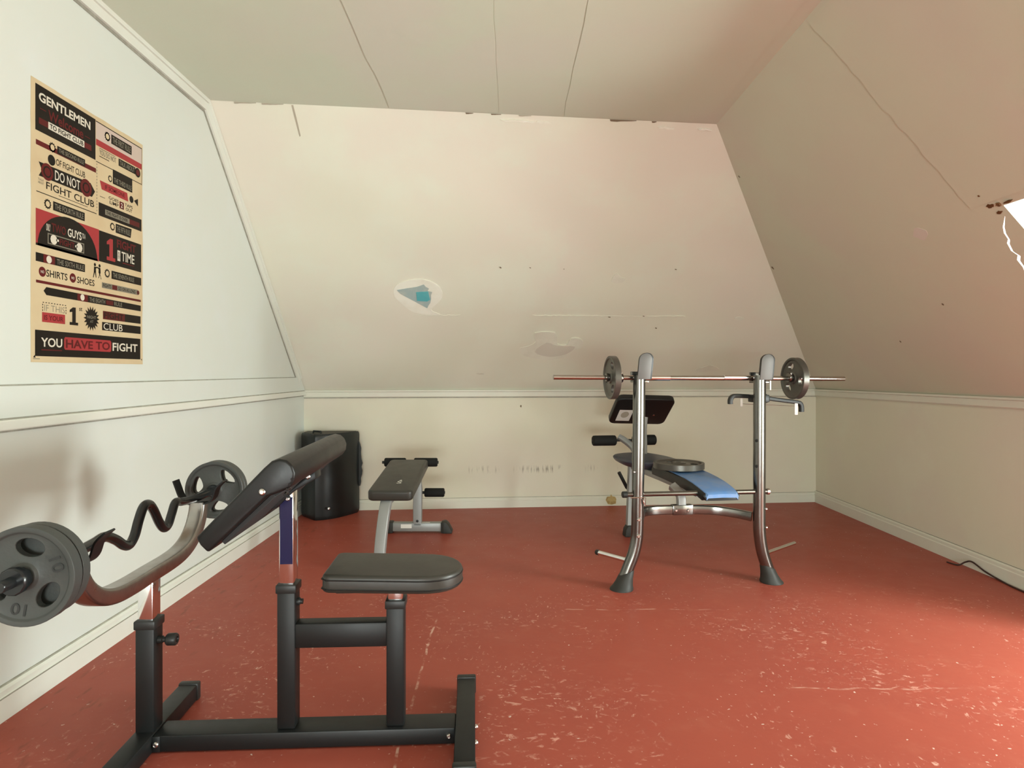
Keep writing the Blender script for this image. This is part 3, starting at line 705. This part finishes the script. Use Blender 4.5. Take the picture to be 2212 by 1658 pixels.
# weld plates, bolts, selector pins
bx('joint_plate', (.030,-.047,.006), (.052,-.0438,.052), M['powder'], pb, .001)
bolt(pb, (.041,-.047,.030), (0,-1,0), .009)
bolt(pb, (.9745,.0,.03), (1,0,0), .008); bolt(pb, (.9745,-.085,.03), (1,0,0), .008); bolt(pb, (.895,-.0445,.03), (0,-1,0), .008)
def pin(u, z, big=True):
    e = lat('selector_pin', [(.011,0),(.011,.012),(.008,.014),(.008,.022),(.015,.024),(.018,.028),(.018,.050),(.015,.054),(.009,.054),(.008,.050),(0,.050)] if big else [(.012,0),(.012,.006),(.008,.010),(.008,.016),(0,.017)], (u,0,z), (1,0,0), M['cap'], pb, 20)
pin(.027, .318); pin(.437, .425, False)
# seat: D-shaped pad
def dpad(u0, u1, v0, v1, n=14):
    r = (v1-v0)/2; c = (v0+v1)/2; out = [(u0+.015, v0), (u0, v0+.015), (u0, v1-.015), (u0+.015, v1)]
    uc = u1-r*1.05
    for i in range(n+1):
        a = math.pi/2-math.pi*i/n; out.append((uc+(u1-uc)*math.cos(a)**.85 if math.cos(a) > 0 else uc, c+r*math.sin(a)))
    return out
sp = dpad(.533, .935, -.118, .128)
zt = lambda u: -.012*(u-.533)/.4
e = finish('seat', prism(B(), [(u, v, .486+zt(u)) for u, v in sp], (0,0,.052)), M['vinyl_g'], pb, .013, 4, 40)
for h in (.497, .524):
    ring_ = [(u, v, h+zt(u)) for u, v in sp]; ring_.append(ring_[0])
    c0 = Vector((.73, .005, 0))
    tube('piping', [Vector((c0.x+(u-c0.x)*1.001, c0.y+(v-c0.y)*1.003, z)) for u, v, z in ring_], .0022, M['vinyl'], e, 6)
bx('seat_board', (.57,-.09,.476), (.88,.10,.487), M['board'], pb, .002)
# sloping arm pad with rolled top; the near end shows its boot-shaped profile
prof = [(.268,.700),(.279,.680),(.298,.661),(.360,.719),(.446,.802),(.476,.812),(.500,.822),(.513,.842),(.515,.862),(.508,.882),(.494,.894),(.476,.898),(.456,.892),(.436,.874),(.355,.790)]
pad = finish('arm_pad', prism(B(), [(u, -.318, z) for u, z in prof], (0,.675,0)), M['vinyl'], pb, .007, 3, 30)
# vinyl pleats where the cover is gathered round the roll, near end
for i in range(4):
    a = -.5+i*.22
    tube('cover_pleat', [(.508-.006*i, -.319+.012*k, .846-.013*i+.002*math.sin(k*2)) for k in range(3)], .004, M['vinyl'], pad, 6)
bd_ = [(.322,.683),(.330,.675),(.458,.797),(.450,.805)]
finish('pad_board', prism(B(), [(u, -.29, z) for u, z in bd_], (0,.62,0)), M['board'], pb, .001, 1)
# bracket from post to pad
finish('pad_bracket', prism(B(), [(u, -.036, z) for u, z in [(.350,.705),(.385,.715),(.437,.765),(.500,.800),(.497,.822),(.470,.806)]], (0,.072,0)), M['powder'], pb, .003)
bolt(pb, (.434,-.3185,.815), (0,-1,0), .0095); bolt(pb, (.404,-.037,.757), (0,-1,0), .009); bolt(pb, (.477,-.037,.808), (0,-1,0), .009)
bolt(pb, (.418,-.0365,.742), (0,-1,0), .007)
# curved rack for the bar, and its two cradles
yk = catmull([(0,v,z) for v, z in ((-.375,.655),(-.365,.622),(-.335,.580),(-.285,.545),(-.215,.524),(-.12,.517),(0,.517),(.12,.517),(.20,.524),(.265,.545),(.312,.580),(.340,.622),(.350,.655))], 5)
finish('bar_rack', sweep(B(), yk, rect(.054,.044,.008), up=(0,0,1)), M['yoke'], pb)
def cradle(v0):
    P_ = catmull([(-.078,0,.738),(-.070,0,.715),(-.055,0,.678),(-.030,0,.659),(.026,0,.659),(.050,0,.675),(.064,0,.712),(.088,0,.736)], 5)
    bm = B(); a = []; L2 = []
    for i, p in enumerate(P_):
        t = (P_[min(i+1,len(P_)-1)]-P_[max(i-1,0)]).normalized(); n = Vector((-t.z,0,t.x))
        a.append([bm.verts.new(q) for q in (p+Vector((0,v0,0)), p+Vector((0,v0+.045,0)), p+Vector((0,v0+.045,0))-n*.005, p+Vector((0,v0,0))-n*.005)])
    for x, y in zip(a, a[1:]):
        for j in range(4): bm.faces.new((x[j], x[(j+1)%4], y[(j+1)%4], y[j]))
    bm.faces.new(a[0]); bm.faces.new(a[-1][::-1])
    return finish('bar_cradle', bm, M['powder'], pb)
cradle(-.398); cradle(.328)

# ez curl bar, its plates
eb = thing('curl_bar', 'black zigzag curl bar resting in the cradles of the preacher bench', 'barbell', PO+Vector((0,0,0)), TH)
zb = .677
zz = catmull([(0,v,z) for v, z in ((-.50,zb),(-.38,zb),(-.29,zb+.004),(-.235,zb+.008),(-.185,zb-.012),(-.145,.640),(-.115,.632),(-.086,.650),(-.062,.690),(-.035,.722),(-.004,.724),(.025,.700),(.06,.655),(.09,.630),(.118,.634),(.143,.664),(.17,.694),(.215,zb+.010),(.28,zb+.004),(.38,zb),(.50,zb))], 6)
tube('shaft', zz, .0135, M['barblack'], eb, 16)
for s in (-1, 1):
    lat('sleeve', [(.0125,0),(.0125,.128),(.011,.131),(0,.131)], (0,s*.485,zb), (0,s,0), M['barblack'], eb)
    lat('inner_collar', [(.012,0),(.02,0),(.022,.003),(.022,.010),(.02,.013),(.012,.013)], (0,s*.463,zb), (0,s,0), M['barblack'], eb)
    o_ = .548 if s < 0 else .536
    lat('star_collar', [(.014,0),(.022,0),(.024,.002),(.024,.016),(.03,.018),(.03,.030),(.027,.034),(.014,.034)], (0,s*o_,zb), (0,s,0), M['barblack'], eb, 12)
def Pw(u, v, z): 
    c, s_ = math.cos(TH), math.sin(TH); return Vector((PO.x+c*u-s_*v, PO.y+s_*u+c*v, z))
kw10 = dict(hub=.026, bore=.0145, nh=3, hr=.063, hsize=(.020,.031), web=.62)
gp = 'weight plates on the curl bar'
plate('weight_plate', 'grey cast iron plate numbered 10, outermost on the near end of the curl bar', .108, .030, M['iron'], Pw(0,-.530,zb), (0,math.radians(18),TH), gp, ph=math.radians(-22), nums=('10', .072, .026, (math.radians(38), math.radians(-82))), **kw10)
plate('weight_plate', 'dark iron plate tucked behind the numbered plate on the near bar end', .106, .026, M['iron'], Pw(0,-.495,zb), (0,math.radians(78),TH), gp, ph=math.radians(-22), **dict(kw10, hsize=(.014,.019)))
plate('weight_plate', 'black grip-hole iron plate on the far end of the curl bar, bench side', .106, .026, M['iron'], Pw(0,.492,zb), (0,math.radians(-15),TH), gp, ph=math.radians(150), shape='tri', **kw10)
plate('weight_plate', 'black iron plate outermost on the far end of the curl bar', .106, .026, M['iron'], Pw(0,.520,zb), (0,math.radians(-15),TH), gp, ph=math.radians(150), shape='tri', **kw10)

# ------------------------------------------------------------------ sit-up bench with foam rollers
ab = thing('situp_bench', 'grey framed sit-up bench with black pad and foam rollers by the back wall', 'weight bench', (-.68,3.70,0))
def rr2(w, h, c, k=4): return rect(w, h, c, k)
d0, d1 = Vector((.003,.04,.405)), Vector((.008,.775,.490))
ax = (d1-d0).normalized(); sx = Vector((1,0,0)); nx = sx.cross(ax).normalized(); L_ = (d1-d0).length; mid = (d0+d1)/2
e = finish('pad', prism(B(), [mid+sx*a+ax*b-nx*.036 for a, b in rr2(.262, L_, .035)], nx*.062), M['vinyl_g'], ab, .016, 4, 40)
top = lambda a, b: d0+sx*(a+.0)+ax*b+nx*.0268
bm = B(); add_text(bm, 'S', .030, .052, lambda a, b: top(.012+a, .15+b), .012)
poly(bm, [top(.018,.212), top(.034,.207), top(.037,.217), top(.030,.230)])
finish('logo', bm, M['white'], e, smooth=False)
lg = catmull([(-.022,.17,.385),(-.022,.10,.372),(-.026,.05,.32),(-.034,.015,.22),(-.042,-.005,.11),(-.045,-.015,.03)], 6)
finish('front_leg', sweep(B(), lg, rect(.062,.04,.006), up=(0,-1,0)), M['silver'], ab)
ftb = bx('front_foot', (-.19,-.04,.004), (.10,.01,.05), M['silver'], ab, .005)
bx('end_cap', (-.22,-.045,.0), (-.185,.015,.055), M['rubber'], ftb, .006); bx('end_cap', (.095,-.045,.0), (.13,.015,.055), M['rubber'], ftb, .006)
finish('spine', sweep(B(), [(-.015,.12,.368),(.04,.79,.425)], rect(.05,.04,.005)), M['silver'], ab)
finish('rear_post', sweep(B(), [(.058,.815,.055),(.060,.815,.30),(.045,.825,.475)], rect(.060,.05,.006), up=(0,-1,0)), M['silver'], ab)
ft = bx('rear_foot', (-.115,.79,.012), (.225,.85,.070), M['silver'], ab, .005)
for s0, s1 in ((-.150,-.110), (.222,.262)): bx('end_cap', (s0,.78,.0), (s1,.86,.076), M['rubber'], ft, .008)
finish('rubber_toe', prism(B(), [(x, .775, z) for x, z in [(.255,.078),(.275,.06),(.300,.012),(.300,0),(.235,0),(.235,.078)]], (0,.09,0)), M['rubber'], ft, .005)
bx('sticker', (-.055,.7885,.035), (.02,.79,.062), M['white'], ft, 0); bx('sticker', (.085,.795,.0702), (.145,.815,.0708), M['white'], ft, 0)
lat('bolt', [(.009,0),(.009,.004),(0,.006)], (.06,.789,.085), (0,-1,0), M['cap'], ab, 10)
def roller(a0, a1, y, z, r=.031, ax_mat='cap'):
    lat('foam_roller', [(r*.85,0),(r,.006),(r,a1-a0-.006),(r*.85,a1-a0)], (a0,y,z), (1,0,0), M['foam'], ab, 24)
tube('roller_axle', [(-.195,.85,.483),(.20,.85,.483)], .010, M['cap'], ab, 12); roller(-.178,-.030,.85,.483); roller(.030,.192,.85,.483)
tube('roller_axle', [(-.16,.855,.270),(.245,.855,.270)], .010, M['cap'], ab, 12); roller(.102,.240,.855,.270); roller(-.15,-.01,.855,.270)

# ------------------------------------------------------------------ loudspeaker in the corner
ls = thing('loudspeaker', 'black loudspeaker cabinet standing in the back left corner', 'loudspeaker', (-1.33,4.95,0))
plan = [(-.272,.10),(-.262,.075),(-.128,-.078),(-.108,-.088)] + [(-.108+.258*t, -.088+.05*t+.25*t**2.2) for t in (.15,.3,.45,.6,.75,.88,1.0)] + [(.150,.235),(-.10,.225),(-.272,.215)]
bm = B(); zs = [0, .012, .03, .32, .62, .636, .645]; sc_ = [.95, .985, 1, 1, 1, .985, .955]; cxp = (-.06, .08); rings = []
for z, k in zip(zs, sc_): rings.append([bm.verts.new((cxp[0]+(x-cxp[0])*k, cxp[1]+(y-cxp[1])*k, z)) for x, y in plan])
n = len(plan)
for a, b in zip(rings, rings[1:]):
    for i in range(n): bm.faces.new((a[i], a[(i+1)%n], b[(i+1)%n], b[i]))
bm.faces.new(rings[0][::-1]); bm.faces.new(rings[-1])
finish('cabinet', bm, M['plastic_b'], ls)
finish('top_panel', prism(B(), [(cxp[0]+(x-cxp[0])*.9, cxp[1]+(y-cxp[1])*.9, .6445) for x, y in plan], (0,0,.003)), M['speakertop'], ls, smooth=False)  # top panel in a lighter, browner black than the cabinet
for u, v, z in ((-.01,-.0745,.09), (-.065,-.088,.60)): bolt(ls, (u,v,z), (.2,-1,0), .011, 'screw')
tube('carry_handle', [(-.16,.03,.645),(-.155,.03,.662),(-.09,-.01,.662),(-.085,-.012,.645)], .008, M['plastic_b'], ls, 8)
random.seed(31)
ed = [(.150+.030*max(0, math.sin((i-1)/13*math.pi))**.6*random.uniform(.6,1.1), .60-.030*i) for i in range(14)]
finish('torn_edge', prism(B(), [(.140,.215,.60)]+[(u, .215, z) for u, z in ed]+[(.140,.215,.21)], (0,.012,0)), M['plastic_b'], ls, smooth=False)

# ------------------------------------------------------------------ barbell weight bench
TB = math.radians(8); BO = Vector((1.0,3.395,0))
wb = thing('barbell_bench', 'chrome framed bench with tall bar uprights and a blue pad', 'weight bench', BO, TB)
def Bw(u, v, z): 
    c, s_ = math.cos(TB), math.sin(TB); return Vector((BO.x+c*u-s_*v, BO.y+s_*u+c*v, z))
def upright(path, foot):
    tube('upright', catmull(path, 6), .0315, M['steel'], wb, 24)
    a, b = Vector(foot[0]), Vector(foot[1]); d = b-a
    bm = B(); rg = []
    for k, rad in ((0,.0345),(.08,.039),(.45,.044),(.8,.053),(.93,.060),(1.0,.060)):
        c = a+d*k; z = a.z*(1-k)
        rg.append([bm.verts.new((c.x+rad*math.cos(i*math.pi/12), c.y+rad*math.sin(i*math.pi/12), z+(.012*math.cos(i*math.pi/12)*(1-k)*(1 if d.x < 0 else -1)))) for i in range(24)])
    for p, q in zip(rg, rg[1:]):
        for i in range(24): bm.faces.new((p[i], p[(i+1)%24], q[(i+1)%24], q[i]))
    bm.faces.new(rg[0][::-1]); bm.faces.new(rg[-1])
    finish('rubber_foot', bm, M['rubber'], wb)
upright([(-.319,0,1.10),(-.322,0,.8),(-.327,0,.45),(-.329,0,.32),(-.334,0,.25),(-.350,0,.18),(-.378,0,.11),(-.410,0,.03)], [(-.385,0,.092),(-.415,0,.006)])
upright([(.346,0,1.10),(.345,0,.8),(.344,0,.45),(.344,0,.32),(.347,0,.25),(.360,0,.17),(.382,0,.10),(.410,0,.03)], [(.388,0,.088),(.414,0,.006)])
def hook(u, dz, tilt):
    w = .034; h = .135; o_ = []
    for i in range(13):
        a = math.pi*i/12; o_.append((w*math.cos(a), h-w+w*math.sin(a)))
    o_ += [(-w,0),(w,0)]
    f_ = lambda k, dv, du=0: [(u+du+x*k+tilt*z, dv, 1.080+dz+z*(1 if k == 1 else 1.01)) for x, z in o_]
    finish('rack_plate', prism(B(), f_(1, -.040), (0,.007,0)), M['brushed'], wb, .002)
    finish('plate_backing', prism(B(), f_(1.10, -.033, .008), (0,.022,0)), M['cap'], wb, .003)
    bx('rack_seat', (u-.034,-.02,1.062+dz), (u+.034,.075,1.074+dz), M['steel'], wb, .003)
    bx('rack_lip', (u-.034,.066,1.07+dz), (u+.034,.075,1.12+dz), M['steel'], wb, .003)
hook(-.308, 0, .10); hook(.360, -.004, .10)
# cross bar with a hitch pin
tube('cross_bar', [(-.405,.0,.486),(.400,.0,.482)], .0125, M['steel'], wb, 14)
lat('bar_end', [(.017,0),(.017,.022),(.013,.026),(0,.026)], (-.385,0,.486), (-1,0,0), M['cap'], wb, 14)
lat('bar_end', [(.017,0),(.017,.014),(.013,.017),(0,.017)], (.384,0,.482), (1,0,0), M['bolt'], wb, 14)
tube('hitch_pin', [(-.378,-.034,.476),(-.32,-.036,.476),(-.298,-.036,.474),(-.300,-.036,.43),(-.308,-.036,.448),(-.312,-.036,.468)], .003, M['chrome'], wb, 6)
# bowed brace between the uprights
br = catmull([(-.300,.02,.372),(-.275,.075,.373),(-.235,.115,.372),(-.16,.138,.370),(-.05,.142,.368),(.06,.142,.366),(.16,.125,.362),(.25,.075,.354),(.312,.02,.346)], 5)
finish('brace', sweep(B(), br, rect(.028,.048,.006), up=(0,0,1)), M['steel'], wb)
bx('brace_sleeve', (-.085,.122,.342), (.03,.164,.396), M['steel'], wb, .004)
bolt(wb, (-.068,.122,.369), (0,-1,0), .009); bolt(wb, (.0,.122,.367), (0,-1,0), .008)
finish('pad_post', sweep(B(), catmull([(-.03,.145,.39),(-.03,.148,.43),(-.035,.16,.455),(-.06,.20,.488)], 4), rect(.045,.038,.006), up=(0,-1,0)), M['silver'], wb)
finish('spine', sweep(B(), [(.06,.10,.462),(.04,.6,.470),(.02,1.12,.470)], rect(.05,.04,.005)), M['silver'], wb)
bolt(wb, (-.331,-.0305,.362), (0,-1,0), .011); bolt(wb, (-.333,-.0305,.278), (0,-1,0), .011); bolt(wb, (-.352,-.022,.605), (-.4,-1,0), .006)
bolt(wb, (.371,-.018,.393), (.8,-.6,0), .009); bolt(wb, (.373,-.018,.295), (.8,-.6,0), .009)
for z in (.755, .62): lat('hole_plug', [(.008,0),(.008,.003),(0,.004)], (.318,-.020,z), (-.75,-.65,0), M['cap'], wb, 10)
# backrest: black body with a blue top, curling down at the head end
vv = [-.075,-.068,-.05,.0,.08,.18,.30,.45,.62]; tz = [.486,.495,.500,.511,.524,.533,.538,.542,.544]; hw = [.088,.096,.099,.102,.104,.106,.11,.115,.12]
cu = [.098,.098,.098,.099,.100,.102,.104,.104,.104]
bm = B(); R_ = []
for v, z, w, c in zip(vv, tz, hw, cu):
    th_ = .030 if v < -.06 else .058 if v > .05 else .045
    R_.append([bm.verts.new((c+a, v, z+b)) for a, b in ((-w,-th_),(w,-th_),(w+.004,-th_*.5),(w-.003,-.006),(w-.012,0),(0,.002),(-w+.012,0),(-w+.003,-.006),(-w-.004,-th_*.5))])
for a, b in zip(R_, R_[1:]):
    for i in range(9): bm.faces.new((a[i], a[(i+1)%9], b[(i+1)%9], b[i]))
bm.faces.new(R_[0]); bm.faces.new(R_[-1][::-1])
bk_ = finish('backrest', bm, M['vinyl'], wb)
bm = B(); R_ = []
for v, z, w, c in zip(vv, tz, hw, cu):
    k = .001; R_.append([bm.verts.new((c+a, v-(.004 if v < -.07 else 0), z+b)) for a, b in ((-w+.002,-.012),(-w+.012,k+.001),(0,.004),(w-.012,k+.001),(w-.002,-.012))])
for a, b in zip(R_, R_[1:]):
    for i in range(4): bm.faces.new((a[i], a[i+1], b[i+1], b[i]))
a = R_[0]; bm.faces.new([bm.verts.new(q.co+Vector((0,.0,-.014 if i in (0,4) else -.018))) for i, q in enumerate(a)][::-1]+list(a))
finish('backrest_cover', bm, M['blue'], bk_)
for u in (.04, .15): bx('pad_bracket', (u-.015,-.03,.455), (u+.015,.03,.472), M['silver'], wb, .003)
# seat
so = []
for i in range(28):
    t = 2*math.pi*i/28; c_, s_ = math.cos(t), math.sin(t)
    so.append((.092+.218*math.copysign(abs(c_)**.8, c_), .98+.27*math.copysign(abs(s_)**.7, s_)))
bm = B(); rings = []
for z, k in ((.486,.62),(.494,.80),(.510,.93),(.524,.99),(.534,1.0),(.541,.97),(.545,.88),(.546,.6)):
    rings.append([bm.verts.new((.092+(x-.092)*k, .98+(y-.98)*(k if k > .9 else .5+k*.45), z-.02*max(0, (x-.15))/.16*k)) for x, y in so])
for a, b in zip(rings, rings[1:]):
    for i in range(28): bm.faces.new((a[i], a[(i+1)%28], b[(i+1)%28], b[i]))
bm.faces.new(rings[0][::-1]); bm.faces.new(rings[-1])
finish('seat', bm, M['bluegrey'], wb)
# rear leg and leg lift
finish('rear_leg', sweep(B(), [(.01,1.08,.47),(-.005,1.06,.25),(-.02,1.04,.03)], rect(.045,.045,.006), up=(0,-1,0)), M['silver'], wb)
finish('rear_foot', prism(B(), [(-.062,1.0,0),(-.055,1.0,.05),(-.04,1.0,.075),(.03,1.0,.075),(.055,1.0,.05),(.06,1.0,0)], (0,.07,0)), M['rubber'], wb, .006)
tube('leg_lift_peg', [(-.074,1.10,.424),(-.010,1.12,.312)], .012, M['cap'], wb, 12)
lat('peg_tip', [(.008,0),(.008,.02),(0,.022)], (-.012,1.12,.315), (.5,.1,-.86), M['cap'], wb, 10)
finish('leg_lift_arm', sweep(B(), catmull([(.080,1.20,.50),(.080,1.22,.555),(.062,1.25,.590),(.02,1.285,.628),(-.012,1.305,.648)], 5), rect(.038,.036,.008), up=(0,-1,0)), M['silver'], wb)
tube('roller_axle', [(-.21,1.30,.624),(.265,1.30,.622)], .009, M['cap'], wb, 10)
for a0, a1 in ((-.206,-.034), (.095,.264)):
    lat('foam_roller', [(.030,0),(.0365,.006),(.0375,.02),(.0375,a1-a0-.02),(.0365,a1-a0-.006),(.030,a1-a0)], (a0,1.30,.623), (1,0,0), M['foam'], wb, 24)
# arm curl pad seen from below
c0 = Vector((.150,1.275,.830)); e1 = Vector((1,0,-.03)).normalized(); e2 = Vector((0,-.25,.192)).normalized(); e3 = e1.cross(e2).normalized()
if e3.y > 0: e3 = -e3
cpad = finish('curl_pad', prism(B(), [c0+e1*a+e2*b-e3*.04 for a, b in rect(.425,.315,.045,4)], e3*.045), M['vinyl'], wb, .008, 3)
lf = lambda a, b, h: c0+e1*a+e2*b+e3*(.0055+h)
finish('sticker', poly(B(), [lf(-.168,-.115,0), lf(-.065,-.115,0), lf(-.065,.025,0), lf(-.168,.025,0)]), M['white'], cpad, smooth=False)
finish('sticker_print', poly(B(), [lf(-.116+.03*math.cos(i*.5236), -.035+.04*math.sin(i*.5236), .0006) for i in range(12)]), M['dust'], cpad, smooth=False)
lat('rivet', [(.008,0),(.008,.003),(0,.004)], lf(.10,-.03,0), e3, M['bolt'], cpad, 10)
finish('curl_pad_post', sweep(B(), catmull([(.12,1.14,.50),(.15,1.22,.60),(.165,1.27,.70),(.18,1.285,.79)], 4), rect(.036,.036,.006), up=(0,-1,0)), M['silver'], wb)
# storage pegs
tube('storage_peg', [(-.375,.01,.142),(-.49,.175,.144)], .0125, M['chrome'], wb, 14); lat('peg_cap', [(.0145,0),(.0145,.016),(.012,.02),(0,.02)], (-.485,.168,.144), (-.57,.82,0), M['cap'], wb, 14)
tube('storage_peg', [(.385,.01,.150),(.655,.175,.152)], .0095, M['chrome'], wb, 14)
# bent black bar hanging on the right upright, with two white clips
hb = catmull([(.224,.085,.944),(.224,.085,.966),(.236,.085,.984),(.262,.085,.988),(.36,.085,.983),(.448,.085,.972),(.54,.085,.960),(.605,.085,.952),(.628,.085,.946),(.638,.085,.928),(.639,.085,.898)], 4)
h_ = finish('accessory_bar', sweep(B(), hb, rect(.022,.026,.005), up=(0,-1,0)), M['cap'], wb)
finish('bar_bracket', prism(B(), [(u, .068, z) for u, z in [(.40,.998),(.425,.998),(.445,.985),(.445,.955),(.425,.948),(.40,.950)]], (0,.035,0)), M['cap'], wb, .004)
bx('bar_clamp', (.325,.020,.955), (.415,.085,.995), M['cap'], wb, .004)
bx('white_clip', (.278,.075,.930), (.292,.083,.975), M['white'], h_, .003); bx('white_clip', (.592,.072,.882), (.612,.082,.948), M['white'], h_, .003)
tube('wire', [(.285,.079,.945),(.44,.075,.938),(.60,.077,.930)], .0012, M['bolt'], h_, 6)
bx('hang_tag', (.392,-.022,1.022), (.399,-.020,1.072), M['white'], wb, 0)

# barbell on the rack
bb_ = thing('straight_barbell', 'straight chrome barbell racked across the tall bench uprights', 'barbell', BO, TB)
zB = 1.0865
M['barchrome'] = plain('worn_bar_chrome', (.50,.49,.46), .16, 1, .5, .1, 12)
tube('shaft', [(-.762,.045,zB+.004),(.867,.045,zB-.006)], .0125, M['barchrome'], bb_, 18)
for a0, a1 in ((-.270,-.135), (.165,.315)): lat('grip', [(.0128,0),(.0152,.001),(.0152,a1-a0-.001),(.0128,a1-a0)], (a0,.045,zB+.001), (1,0,-.006), M['chrome'], bb_, 18)
for u, d in ((-.395,-1), (.535,1)):
    lat('collar', [(.013,0),(.024,0),(.026,.003),(.026,.016),(.018,.022),(.013,.022)], (u,.045,zB+.001), (d,0,0), M['steel'], bb_, 18)
bolt(bb_, (-.405,.030,zB+.022), (0,-.4,1), .006, 'collar_screw'); bolt(bb_, (.545,.030,zB+.018), (0,-.4,1), .006, 'collar_screw')
lat('outer_collar', [(.013,0),(.022,0),(.022,.014),(.013,.014)], (-.469,.045,zB+.003), (-1,0,0), M['steel'], bb_, 18)
g2 = 'small plates on the straight barbell'
kwb = dict(hub=.028, bore=.0142, nh=3, hr=.068, hsize=(.018,.026), web=.6)
plate('weight_plate', 'silver grey weight plate on the left end of the straight barbell', .113, .032, M['hammer'], Bw(-.450,.045,zB+.002), (0,math.radians(20),TB+math.pi/2), g2, ph=.3, **kwb)
plate('weight_plate', 'silver grey weight plate on the right end of the straight barbell', .113, .032, M['hammer'], Bw(.574,.045,zB-.004), (0,math.radians(-20),TB+math.pi/2), g2, ph=.9, **kwb)
# loose plate lying on the bench
pl = plate('weight_plate', 'larger loose iron plate lying flat on the blue bench pad', .148, .034, M['hammer'], Bw(.080,.44,.566), (math.radians(90),0,TB), 'loose plates', hub=.04, bore=.0145, nh=3, hr=.088, hsize=(.022,.034), web=.5, ph=.4)
